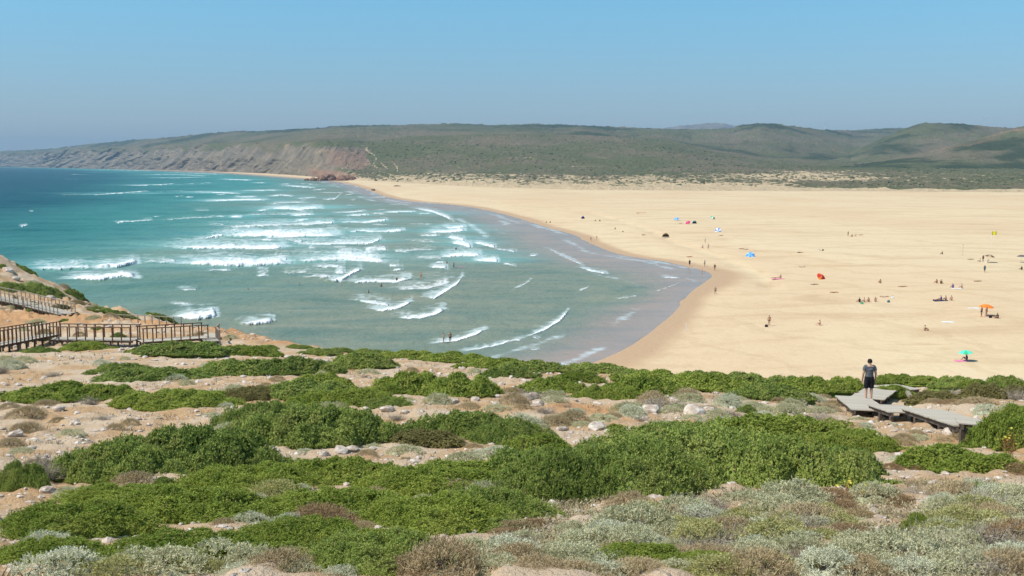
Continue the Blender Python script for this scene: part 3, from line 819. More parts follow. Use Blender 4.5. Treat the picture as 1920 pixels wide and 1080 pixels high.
def build_front():
    z1 = zpy(F_Y1, F_D1); z2 = zpy(F_Y2, F_D2); z3 = zpy(F_Y3, F_D3)
    z1 = np.where(F_PX < 630, 0.6, z1)
    rows = [(F_D1 - 160, z1 * 0 - 6), (F_D1, z1), (F_D2, z2), (F_D3, z3), (F_D3 + 500, z3 - 40)]
    cliffm = lambda q: sstep(690, 600, q)

    def mod(Q, D, Z, R):
        c = cliffm(Q) * sstep(0.6, 1.1, R) * sstep(3.6, 2.6, R)
        sc = D / 2000.0
        s = Q - (R - 1) * 30
        rid = np.abs(fbm(s / 24.0, R * 0.5, 101, 3)) + 0.4 * np.abs(fbm(s / 7.0, R * 0.6 + 9, 102, 3))
        D = D + c * sc * (60 * (rid - 0.3)) * np.clip(0.55 + 1.1 * fbm(Q / 55, R * .8, 109, 2), 0.05, 1.4) + c * sc * 14 * fbm(Q / 6.0, R * 5, 108, 3)
        Z = Z + c * sc * 2.2 * fbm(s / 4.0, R * 3, 103, 3)
        X = (Q - 960) / FPX * D
        nd = (1 - cliffm(Q)) * sstep(0.6, 1.1, R) * sstep(2.5, 1.6, R)
        Z = Z + nd * (2.6 * np.abs(fbm(X / 46, D / 60, 104, 4)) + 1.2 * fbm(X / 12, D / 22, 105, 3))
        hl = sstep(1.8, 2.4, R) * sstep(4, 3.2, R)
        Z = Z + hl * sc * (5.0 * fbm(X / 210, D / 260, 106, 4) + 1.3 * fbm(X / 11, D / 16, 107, 3))
        return D, Z
    X, Y, Z, Q, R = layer('f', F_PX, rows, 1000, (5, 78, 78, 6), mod, -300, 2300)
    cl = cliffm(Q)
    n1 = fbm(X / 130, Y / 150, 111, 4)
    rock = cl * sstep(0.7, 1.0, R) * sstep(3.05, 2.4, R + 0.55 * n1) * (0.75 + 0.3 * n1)
    rock = np.maximum(rock, 0.9 * sstep(560, 590, Q) * sstep(720, 660, Q) * sstep(1.75, 1.35, R + 0.4 * n1))
    Q0 = Q; Q = Q + 26 * fbm(X / 70, Z / 25, 113, 4)
    red = 0.55 * sstep(575, 600, Q) * sstep(740, 680, Q) * sstep(1.7, 1.3, R) + sstep(600, 625, Q - 12 * (R - 2)) * sstep(700, 675, Q - 12 * (R - 2)) * 0.35 * sstep(1.6, 2.1, R) * sstep(2.7, 2.4, R)
    rock = np.maximum(rock, 0.85 * sstep(600, 625, Q - 12 * (R - 2)) * sstep(690, 672, Q - 12 * (R - 2)) * sstep(1.6, 1.9, R) * sstep(2.8, 2.6, R))
    Q = Q0
    sand = (1 - cl) * (0.62 * sstep(2.3, 1.5, R + 0.5 * n1) + 0.5 * sstep(1.42, 1.08, R + 0.25 * n1 + 0.10 * sstep(900, 1100, Q)))
    # right hand side: low green strip in front of the dunes
    strip = sstep(1420, 1560, Q) * sstep(1.0, 1.03, R) * sstep(1.30, 1.16, R)
    sand = sand - 0.75 * strip - 0.3 * sstep(1500, 1700, Q) * sstep(1.1, 1.4, R)
    sand = sand + 0.75 * np.exp(-((Q - 1560) / 95) ** 2 - ((R - 1.40) / .10) ** 2) + 0.7 * np.exp(-((Q - 1470) / 80) ** 2 - ((R - 1.55) / .10) ** 2)
    # sandy tracks on the slope above the red rocks
    for k, (qa, ra, qb, rb) in enumerate(((690, 2.75, 715, 1.9), (700, 2.3, 735, 2.05), (715, 2.0, 740, 1.5), (735, 2.2, 752, 1.95), (660, 2.95, 700, 2.75), (690, 2.2, 712, 2.05), (700, 1.6, 730, 1.35))):
        tq = np.clip((R - ra) / (rb - ra), 0, 1)
        dq = np.abs(Q - (qa + (qb - qa) * tq) - 5 * np.sin(R * 14 + k)) / 4.0
        on = (R < max(ra, rb)) & (R > min(ra, rb))
        sand = np.where(on, np.maximum(sand, 0.85 - dq), sand)
    sand = np.maximum(sand, 0.5 * (np.abs(R - 2.93 - 0.02 * np.sin(Q / 30)) < 0.012) * (Q > 880) * (Q < 1010))
    wood = sstep(0.15, 0.5, fbm(X / 60, Y / 80, 115, 3)) * 0.25 * sstep(1.9, 2.3, R) + 0.25 * sstep(1420, 1650, Q) * sstep(1.9, 2.4, R)
    put_land('coastal_hillside', X, Y, Z, dict(rock=rock, sand=sand, red=np.clip(red, 0, 1), wood=wood, bedco=np.stack([(Q - 30 * (R - 1)) / 9.0, R * 0.55 + Q / 160, R * 0], -1)))
    return X, Y, Z, Q, R


FX, FY, FZ, FQ, FR = build_front()


def ridge(name, px, pyr, Dr, D0, y0, seed, n, seg, woodf, rough=1.0, redf=None, back=900, lo=None, hi=None, grey=False):
    px = np.array(px, float); pyr = np.array(pyr, float); Dr = np.interp(px, *Dr) if isinstance(Dr, tuple) else np.full(len(px), float(Dr))
    D0 = np.interp(px, *D0) if isinstance(D0, tuple) else np.full(len(px), float(D0))
    y0 = np.interp(px, *y0) if isinstance(y0, tuple) else np.full(len(px), float(y0))
    zr = zpy(pyr, Dr); z0 = np.minimum(zpy(y0, D0), zr - 4)
    rows = [(D0 - 60, z0 - 25), (D0, z0), (Dr, zr), (Dr + back, zr - 60)]

    def mod(Q, D, Z, R):
        X = (Q - 960) / FPX * D
        e = sstep(0.9, 1.4, R); sc = D / 3000.0
        # spurs and gullies down the slope, fading at the skyline
        g = np.abs(fbm(X / (240 * sc) + D / (900 * sc), D / (300 * sc), seed, 5)) - 0.25
        mid = np.clip(1 - np.abs(R - 1.5) * 2, 0, 1)
        Z = Z + mid * 20 * sc * rough * g + e * sc * (2.0 * fbm(X / 40, D / 60, seed + 3, 3) + 5.0 * rough * np.maximum(0, fbm(X / 14, D / 18, seed + 5, 3)))
        return D, Z
    X, Y, Z, Q, R = layer(name, px, rows, n, seg, mod, lo, hi)
    wood = woodf(Q, R, X, Y)
    red = np.zeros_like(X) if redf is None else redf(Q, R, X, Y)
    return put_land(name, X, Y, Z, dict(wood=wood, sand=red * 0.0, rock=np.clip(red, 0, 1) * (1.5 if grey else 0.55), red=red * (0 if grey else 1)))


# long back ridge that makes the skyline
ridge('back_hills', [-900, -300, 0, 50, 100, 150, 200, 250, 300, 350, 400, 440, 500, 600, 650, 700, 760, 800, 860, 920, 960, 1000, 1050, 1100, 1150, 1200, 1260, 1300, 1372, 1380, 1400, 1425, 1450, 1475, 1500, 1530, 1560, 1600, 1640, 1700, 1800, 2600],
      [291, 288, 285, 283, 280, 273.5, 268.5, 264, 260, 256, 250.5, 246.5, 245.5, 240.5, 236, 235.5, 235, 233, 232, 235.5, 234.5, 233, 234.5, 236.5, 238, 240.5, 243, 242.5, 241, 235, 233, 231.5, 232.5, 235.5, 239.5, 243, 244.5, 245, 241.5, 240, 243, 235],
      ([-900, 0, 200, 400, 600, 900, 1350, 1420, 1520, 1620, 2600], [10800, 9600, 7000, 5200, 4600, 4200, 4200, 3700, 4000, 5200, 5200]),
      (F_PX, F_D3 + 40), (F_PX, F_Y3 + 8), 301, 1300, (4, 80, 4),
      lambda Q, R, X, Y: 0.35 + 0.5 * fbm(X / 300, Y / 500, 310, 3) + 0.35 * sstep(1.55, 1.9, R) * sstep(-.1, .3, fbm(X / 200, Y / 300, 311, 3)) + 0.6 * sstep(1378, 1384, Q) * sstep(1460, 1440, Q) * sstep(1.9, 1.96, R), 1.0,
      lambda Q, R, X, Y: 0.55 * np.exp(-((Q - 820) / 45) ** 2 - ((R - 1.72) / .16) ** 2) + 0.5 * np.exp(-((Q - 1400) / 40) ** 2 - ((R - 1.8) / .1) ** 2) + .7 * np.exp(-((Q - 1560 + 0) / 70) ** 2 - ((R - 1.3) / .12) ** 2), lo=-320, hi=2100)
ridge('round_hill', [1500, 1540, 1590, 1640, 1680, 1700, 1715, 1740, 1765, 1800, 1830, 1850, 1880, 1920, 2100, 2600],
      [307, 302, 285, 262, 244, 237, 232, 229.5, 231, 233.5, 235, 238, 240, 242, 228, 235], 3000, 2300, 307, 401, 460, (3, 50, 4),
      lambda Q, R, X, Y: 0.42 + 0.5 * fbm(X / 160, Y / 260, 410, 3), 1.0,
      lambda Q, R, X, Y: 0.5 * np.exp(-((Q - 1740) / 50) ** 2 - ((R - 1.8) / .15) ** 2))
ridge('near_spur', [1560, 1610, 1700, 1780, 1820, 1850, 1880, 1920, 2000, 2100, 2600],
      [312, 307, 292, 273, 262, 253.5, 244, 234, 222, 214, 205], 2200, 1650, 316, 501, 460, (3, 50, 4),
      lambda Q, R, X, Y: 0.45 + 0.5 * fbm(X / 120, Y / 200, 510, 3), 1.0,
      lambda Q, R, X, Y: 0.75 * sstep(1.62, 1.85, R + 0.2 * fbm(X / 60, Y / 90, 511, 3)) * sstep(1660, 1740, Q))
ridge('distant_mountain', [1100, 1200, 1225, 1250, 1270, 1300, 1330, 1350, 1370, 1400, 1450, 1550], [265, 249, 243, 239.5, 237, 233, 229.5, 231, 235, 243, 254, 264], 10000, 9400, 285, 601, 120, (2, 16, 2),
      lambda Q, R, X, Y: Q * 0, 1.0, lambda Q, R, X, Y: Q * 0 + 0.9, grey=True)  # pale rock colour over the whole mountain stands in for distance haze
# ground that carries the whole country behind and beside the bay
g = NT('inland_ground'); gm = g.done(g.bsdf(g.mix(g.noise(g.obj(), 0.01, 4), (0.05, 0.07, 0.025), (0.13, 0.12, 0.06)), 0.95, 0.1))
A, B = np.meshgrid(np.array([200, 1200, 3000, 8000, 18500.0]), np.array([-4000, -200, 200, 900, 3000, 8000, 15500.0]))
structure(link('ground', mesh_np('ground', np.stack([A, B, A * 0 - 4.5], -1), grid_faces(7, 5)), gm))


def blob_mesh(name, P, S, seed, squash=0.6):
    """many small irregular clumps (20 faced) at points P with sizes S."""
    import bmesh
    bm = bmesh.new(); bmesh.ops.create_icosphere(bm, subdivisions=1, radius=1.0)
    v0 = np.array([v.co[:] for v in bm.verts]); f0 = np.array([[v.index for v in f.verts] for f in bm.faces]); bm.free()
    rng = np.random.default_rng(seed)
    n = len(P)
    V = v0[None] * (0.75 + 0.5 * rng.random((n, len(v0), 1)))
    V = V * np.stack([S, S, S * squash], -1)[:, None, :] * (0.7 + 0.6 * rng.random((n, 1, 3)))
    V = V + P[:, None, :]
    Fc = f0[None] + (np.arange(n) * len(v0))[:, None, None]
    return mesh_np(name, V.reshape(-1, 3), Fc.reshape(-1, 3)), np.repeat(rng.random(n), len(v0))


def dune_scrub():
    rng = np.random.default_rng(5)
    nr, nc = FX.shape
    dens = (1 - sstep(690, 640, FQ)) * sstep(1.02, 1.22, FR) * sstep(2.9, 1.6, FR) * (0.35 + 1.2 * np.clip(fbm(FX / 70, FY / 90, 900, 3) + .25, 0, 1))
    dens = dens * (FQ < 2000)
    p = (dens / dens.sum()).ravel()
    idx = rng.choice(nr * nc, 6000, p=p)
    P = np.stack([FX.ravel()[idx], FY.ravel()[idx], FZ.ravel()[idx]], -1); P[:, :2] += rng.normal(0, 2.0, (len(P), 2))
    S = 0.8 + 1.9 * rng.random(len(P)) ** 2.5
    me, tint = blob_mesh('dune_scrub', P, S, 3, 0.55)
    attr_f(me, 'tint', tint)
    stuff(link('dune_scrub', me, foliage_mat('dune_scrub', (0.085, 0.095, 0.045), (0.20, 0.19, 0.11), 0.1)))
    # trees and tall scrub over the far slopes, one mass
    sel = (FR > 2.0) & (FR < 3.05) & (FQ > 640) & (FQ < 2000)
    d2 = sel * np.clip(fbm(FX / 90, FY / 120, 905, 3) + 0.35, 0.02, 1)
    idx = rng.choice(nr * nc, 5000, p=(d2 / d2.sum()).ravel())
    P = np.stack([FX.ravel()[idx], FY.ravel()[idx], FZ.ravel()[idx]], -1); P[:, :2] += rng.normal(0, 4.0, (len(P), 2))
    me, tint = blob_mesh('hillside_scrub', P, 0.9 + 1.5 * rng.random(len(P)) ** 3, 4, 0.6)
    attr_f(me, 'tint', tint)
    stuff(link('hillside_scrub', me, foliage_mat('hillside_scrub', (0.065, 0.085, 0.036), (0.15, 0.155, 0.08), 0.1)))


dune_scrub()

# broken red rocks at the foot of the slope where the cliffs end
_rr = random.Random(3)
import bmesh
M_REDROCK = simple('red_rock', (0.23, 0.13, 0.085), .95, .1, .35, .12)
for k, (px, py, w, hh) in enumerate([(588, 335, 14, 5), (604, 335, 18, 9), (622, 335.5, 20, 10), (640, 335, 22, 9), (660, 335, 20, 7), (680, 336, 16, 5), (575, 335.5, 10, 2.5), (650, 331, 30, 9), (615, 331, 26, 12), (745, 351, 14, 2.2), (700, 357, 9, 1.6)]):
    D = 1560 + _rr.uniform(-20, 30) if px < 690 else 1120
    if px == 700: D = 980
    p = at(px, py, D); W = w * D / FPX; H = hh * D / FPX
    bm = bmesh.new(); bmesh.ops.create_icosphere(bm, subdivisions=3, radius=.5)
    for v in bm.verts:
        c = v.co; n = 0.30 * float(fbm(np.array([c.x * 5 + k]), np.array([c.z * 5 + c.y * 4]), 60 + k, 3)[0])
        v.co = Vector((round(c.x * 7) / 7 * .5 + c.x * .5, c.y, c.z)) * (1 + n)
    me = bpy.data.meshes.new('rock'); bm.to_mesh(me); bm.free()
    o = link('rock', me, M_REDROCK, None, (p.x, p.y, 1.0), (0, 0, _rr.uniform(-.4, .4)), (W, W * 1.2, H * 2))
    tag(o, ['dark red rock at the far waterline, ' + n + ' from left' for n in ('second', 'third', 'fourth', 'fifth', 'sixth', 'rightmost')][k] if k < 6 else ['flat dark rock leftmost at the far waterline', 'taller red outcrop behind the right far rocks', 'taller red outcrop behind the left far rocks', 'low brown rock ledge on the far sand', 'small dark rock at the edge of the far swash'][k - 6], 'rock', 'rocks at the far end of the beach')

# the air over the bay
hz = NT('sea_haze')
hz.t.nodes.remove(hz.out)
hz.out = hz.t.nodes.new('ShaderNodeOutputMaterial')
HAZE = 8.5e-5
vol = hz.t.nodes.new('ShaderNodeVolumePrincipled')
vol.inputs['Color'].default_value = (0.40, 0.62, 0.82, 1)
vol.inputs['Density'].default_value = HAZE
vol.inputs['Anisotropy'].default_value = 0.0
hz.t.links.new(vol.outputs[0], hz.out.inputs['Volume'])
hv = np.array([[x, y, z] for z in (-12, 490) for y in (-5000, 20000) for x in (-20000, 20000)], float)
hf = np.array([[0, 2, 3, 1], [4, 5, 7, 6], [0, 1, 5, 4], [2, 6, 7, 3], [0, 4, 6, 2], [1, 3, 7, 5]])
stuff(link('haze', mesh_np('haze', hv, hf), hz.m))

# ------------------------------------------------------------------ shrubs, stones and ground cover on the headland
def shrub_arrays(seed, W, Dp, H, n_sprig, leaves, ll, lw, lump_r, lump_h, up=0.5, spread=0.8, power=2.6, core=True, core_k=0.74, face=0.0, sprig=0.14, wind=(0.25, 0.1)):
    rng = np.random.default_rng(seed)
    ph = rng.random(6) * 6.28

    def rad(th): return 1 + 0.13 * np.sin(2 * th + ph[0]) + 0.12 * np.sin(3 * th + ph[1]) + 0.09 * np.sin(5 * th + ph[2]) + 0.06 * np.sin(9 * th + ph[3]) + 0.04 * np.sin(14 * th + ph[4])
    m = max(5, int(W * Dp * 0.785 / (lump_r ** 2) * 0.5))
    cth = rng.random(m) * 6.28; cr = np.sqrt(rng.random(m)) * 0.97
    cx = np.cos(cth) * cr * rad(cth) * W / 2; cyy = np.sin(cth) * cr * rad(cth) * Dp / 2
    ch = lump_h * (0.4 + 0.8 * rng.random(m)); cw = lump_r * (0.7 + 0.7 * rng.random(m))

    def height(x, y):
        th = np.arctan2(y / Dp, x / W); rho = np.hypot(2 * x / W, 2 * y / Dp) / rad(th)
        base = H * np.clip(1 - rho ** power, 0, 1) ** 0.62
        d = np.sqrt((x[:, None] - cx) ** 2 + (y[:, None] - cyy) ** 2) / cw
        b = (ch * np.clip(1.0 - d ** 2.2, -0.9, 1)).max(1)
        return np.maximum(base + b * np.clip(1.25 - rho, 0, 1) ** .5 - 0.25 * lump_h, 0.02), rho

    th = rng.random(n_sprig) * 6.28; rr = np.sqrt(rng.random(n_sprig)) * 1.0
    x = np.cos(th) * rr * rad(th) * W / 2; y = np.sin(th) * rr * rad(th) * Dp / 2
    z, rho = height(x, y)
    e = 0.08
    zx, _ = height(x + e, y); zy, _ = height(x, y + e)
    nrm = np.stack([-(zx - z) / e, -(zy - z) / e, np.ones_like(z)], -1)
    nrm[:, :2] = np.clip(nrm[:, :2], -3, 3)
    nrm /= np.linalg.norm(nrm, axis=1, keepdims=True)
    # steep flanks hold sprigs all the way down
    drop = rng.random(n_sprig) ** 2 * np.clip(rho - 0.55, 0, 1) * 2.0 * z
    p = np.stack([x, y, z - drop - 0.03], -1)
    d = nrm * 0.7 + np.array([wind[0], wind[1], up]) + rng.normal(0, 0.33, (n_sprig, 3))
    d /= np.linalg.norm(d, axis=1, keepdims=True)
    sl = sprig * (0.6 + 0.8 * rng.random(n_sprig))
    near_l = (((x[:, None] - cx) ** 2 + (y[:, None] - cyy) ** 2) / cw ** 2).argmin(1)
    tint_s = np.clip(0.5 + 0.16 * rng.normal(size=n_sprig) + 0.55 * (rng.random(m)[near_l] - .5), 0, 0.88)
    tint_s = np.where(rng.random(n_sprig) < 0.03, 0.98, tint_s)
    P = np.repeat(p, leaves, 0); Dv = np.repeat(d, leaves, 0); S = np.repeat(sl, leaves)
    N = len(P)
    t = rng.random(N)
    o = P + Dv * (S * t)[:, None]
    ld = Dv * (0.55 + 0.5 * t[:, None]) + rng.normal(0, spread * 0.5, (N, 3)); ld /= np.linalg.norm(ld, axis=1, keepdims=True)
    if face:                       # leaves lie mostly in the skin of the clump, so clumps take light and shade as a whole
        Nn = np.repeat(nrm, leaves, 0)
        tan = rng.normal(0, 1, (N, 3)); tan -= (tan * Nn).sum(1, keepdims=True) * Nn
        ld = ld * (1 - face) + tan / np.linalg.norm(tan, axis=1, keepdims=True) * face + Nn * 0.3 * face; ld /= np.linalg.norm(ld, axis=1, keepdims=True)
        o = o + Nn * (rng.random(N) * 0.25 * sprig)[:, None]
    sd = np.cross(ld, rng.normal(0, 1, (N, 3)) * (1 - 0.75 * face) + (np.repeat(nrm, leaves, 0) * 1.3 * face if face else 0)); sd /= np.linalg.norm(sd, axis=1, keepdims=True) + 1e-9
    L = ll * (0.6 + 0.8 * rng.random(N)); Wd = lw * (0.7 + 0.6 * rng.random(N))
    a = o - sd * (Wd / 2)[:, None]; b = o + sd * (Wd / 2)[:, None] + ld * (L * .35)[:, None]; c = o + ld * L[:, None]
    V = np.stack([a, b, c], 1).reshape(-1, 3)
    Fc = np.arange(3 * N).reshape(-1, 3)
    tint = np.repeat(np.clip(np.repeat(tint_s, leaves) + 0.06 * rng.normal(size=N), 0, 1), 3)
    if core:                       # inner thicket as a closed hull, its darkest leaf tint painting the inner shade
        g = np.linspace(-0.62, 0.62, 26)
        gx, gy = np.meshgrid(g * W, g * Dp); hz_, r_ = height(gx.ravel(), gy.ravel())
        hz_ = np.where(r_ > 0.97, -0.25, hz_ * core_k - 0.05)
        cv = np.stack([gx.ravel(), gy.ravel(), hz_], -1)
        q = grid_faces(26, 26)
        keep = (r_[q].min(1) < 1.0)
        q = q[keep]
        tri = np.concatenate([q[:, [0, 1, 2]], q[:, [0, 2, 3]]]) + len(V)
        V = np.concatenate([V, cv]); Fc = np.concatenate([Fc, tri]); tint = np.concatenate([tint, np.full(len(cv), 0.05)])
    return V, Fc, tint


def shrub_mesh(name, *a, **k):
    V, Fc, tint = shrub_arrays(*a, **k)
    me = mesh_np(name, V, Fc)
    attr_f(me, 'tint', tint)
    return me


def twig_arrays(seed, W, H, n, thick=0.006, bend=0.3, leafy=0):
    """bare branching twigs: three sided tapered strokes fanning up from the root."""
    rng = np.random.default_rng(seed)
    V, Fc = [], []
    for i in range(n):
        th = rng.random() * 6.28; r = (0.2 + 0.8 * rng.random()) * W / 2
        p = np.array([0.1 * W * rng.normal(), 0.1 * W * rng.normal(), 0.0])
        e = np.array([math.cos(th) * r, math.sin(th) * r, H * (0.35 + 0.65 * rng.random())])
        mid = (p + e) / 2 + rng.normal(0, bend * 0.25 * W, 3) * np.array([1, 1, .4])
        pts = [p, mid, e]
        for k in range(3 if i % 2 else 1):
            if k: pts = [mid, (mid + e) / 2 + rng.normal(0, .08 * W, 3), mid + (e - mid) * .8 + rng.normal(0, .16 * W, 3)]
            for (q0, q1, w0, w1) in ((pts[0], pts[1], 1.0, .7), (pts[1], pts[2], .7, .25)):
                dv = q1 - q0; s1 = np.cross(dv, [0.3, 0.5, 0.8]); s1 /= np.linalg.norm(s1) + 1e-9; s2 = np.cross(dv, s1); s2 /= np.linalg.norm(s2) + 1e-9
                b = len(V)
                for q, w in ((q0, w0), (q1, w1)):
                    for a in (0, 2.09, 4.19): V.append(q + (s1 * math.cos(a) + s2 * math.sin(a)) * thick * w)
                for a in range(3):
                    a2 = (a + 1) % 3; Fc.append((b + a, b + a2, b + 3 + a2)); Fc.append((b + a, b + 3 + a2, b + 3 + a))
    return np.array(V), np.array(Fc)


def stem_mesh(seed, W, H):
    V, Fc = twig_arrays(seed, W, H, 14, 0.02, 0.25)
    return mesh_np('stem', V, Fc)


M_JUN = foliage_mat('juniper_leaf', (0.116, 0.182, 0.034), (0.430, 0.495, 0.120), 0.28, (0.30, 0.24, 0.11))
M_BRI = foliage_mat('bright_juniper_leaf', (0.128, 0.192, 0.026), (0.440, 0.500, 0.095), 0.28, (0.34, 0.29, 0.10))
M_OLI = foliage_mat('olive_shrub_leaf', (0.170, 0.155, 0.050), (0.340, 0.300, 0.115), 0.25)
M_SAGE = foliage_mat('sage_leaf', (0.430, 0.420, 0.235), (0.720, 0.690, 0.450), 0.25, (0.36, 0.27, 0.15))
M_SILV = foliage_mat('silver_leaf', (0.470, 0.480, 0.320), (0.780, 0.760, 0.560), 0.25)
M_YELG = foliage_mat('yellow_green_leaf', (0.340, 0.335, 0.115), (0.600, 0.560, 0.250), 0.25)
M_DRY = foliage_mat('dry_brown_twig', (0.320, 0.240, 0.128), (0.590, 0.475, 0.280), 0.1)
M_RUST = foliage_mat('rusty_leaf', (0.265, 0.165, 0.085), (0.450, 0.315, 0.170), 0.15)
M_GREY = foliage_mat('grey_dead_twig', (0.260, 0.220, 0.165), (0.460, 0.405, 0.325), 0.08)
M_STRAW = foliage_mat('straw', (0.360, 0.265, 0.130), (0.580, 0.460, 0.270), 0.2)
M_STEM = simple('woody_stem', (0.13, 0.10, 0.075), 0.9)
M_PETAL = simple('yellow_petal', (0.72, 0.60, 0.10), 0.7)

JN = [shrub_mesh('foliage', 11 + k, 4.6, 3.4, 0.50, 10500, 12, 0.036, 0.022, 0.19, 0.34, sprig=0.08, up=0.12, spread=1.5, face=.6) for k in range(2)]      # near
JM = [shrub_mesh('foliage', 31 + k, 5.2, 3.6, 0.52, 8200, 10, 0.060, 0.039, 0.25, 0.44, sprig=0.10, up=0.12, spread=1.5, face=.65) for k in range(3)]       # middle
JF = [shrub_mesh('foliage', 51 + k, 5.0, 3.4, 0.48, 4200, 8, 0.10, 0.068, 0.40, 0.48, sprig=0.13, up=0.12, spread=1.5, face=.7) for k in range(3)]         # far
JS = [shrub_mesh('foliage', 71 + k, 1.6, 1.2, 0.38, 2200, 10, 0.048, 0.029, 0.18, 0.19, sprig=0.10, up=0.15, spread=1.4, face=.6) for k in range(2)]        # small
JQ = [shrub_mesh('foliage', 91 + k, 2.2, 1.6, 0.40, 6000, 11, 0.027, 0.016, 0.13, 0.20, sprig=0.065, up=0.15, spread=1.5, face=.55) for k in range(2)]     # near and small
ST = [stem_mesh(5, 1.0, 0.8), stem_mesh(6, 1.0, 0.8)]

PLANTS = []        # (object, px, py, description, category) for the labels


def tilt(x, y, yaw=0.0):
    n = gnormal(x, y)
    q = Vector((0, 0, 1)).rotation_difference(n)
    return (q @ Quaternion((0, 0, 1), yaw)).to_euler()


def shrub(px, py, w, hpx, kind='j', tall=1.0, deep=0.72, desc=None, mesh=None):
    """px, py: photo position of the middle of the shrub's foot line; w: its width in photo pixels."""
    p = ground_at(px, py)
    D = p.y
    W = (1.13 if py < 790 else 1.06) * w * D / FPX
    dp = W * deep
    c = Vector((p.x, p.y + dp * 0.38, 0)); c.z = gz(c.x, c.y)
    rnd = random.Random(int(px * 31 + py * 17))
    if mesh is None:
        if D < 16 and W < 2.9: ms, mw, md, mh = JQ, 2.2, 1.6, 0.40
        elif kind in 'jbo' and W < 2.2: ms, mw, md, mh = JS, 1.6, 1.2, 0.42
        elif D < 15: ms, mw, md, mh = JN, 4.6, 3.4, .62
        elif D < 36: ms, mw, md, mh = JM, 5.2, 3.6, .68
        else: ms, mw, md, mh = JF, 5.0, 3.4, .60
        mesh = rnd.choice(ms)
    hz = 0.98 * hpx * D / FPX
    sx = W / mw * (-1 if rnd.random() < .5 else 1) if mesh.name.startswith('foliage') else 1
    sc = (abs(sx), dp / md, hz / (mh * 1.35))
    mat = {'j': M_JUN, 'b': M_BRI, 'o': M_OLI}[kind]
    o = thing('juniper_shrub', '', 'shrub', c, tilt(c.x, c.y, math.pi * (rnd.random() < .5) + rnd.uniform(-.15, .15)))
    o.scale = sc
    link('foliage', mesh, mat, o)
    s = link('stem', ST[rnd.randrange(2)], M_STEM, o); s.scale = (mw * .45, md * .45, mh * .8)
    size = 'small' if W < 1.3 else ('broad' if W > 4 else 'low')
    d = desc or {'j': f'{size} green juniper shrub', 'b': f'{size} bright green juniper shrub', 'o': f'{size} olive brown shrub'}[kind]
    PLANTS.append((o, px, py, d))
    return o


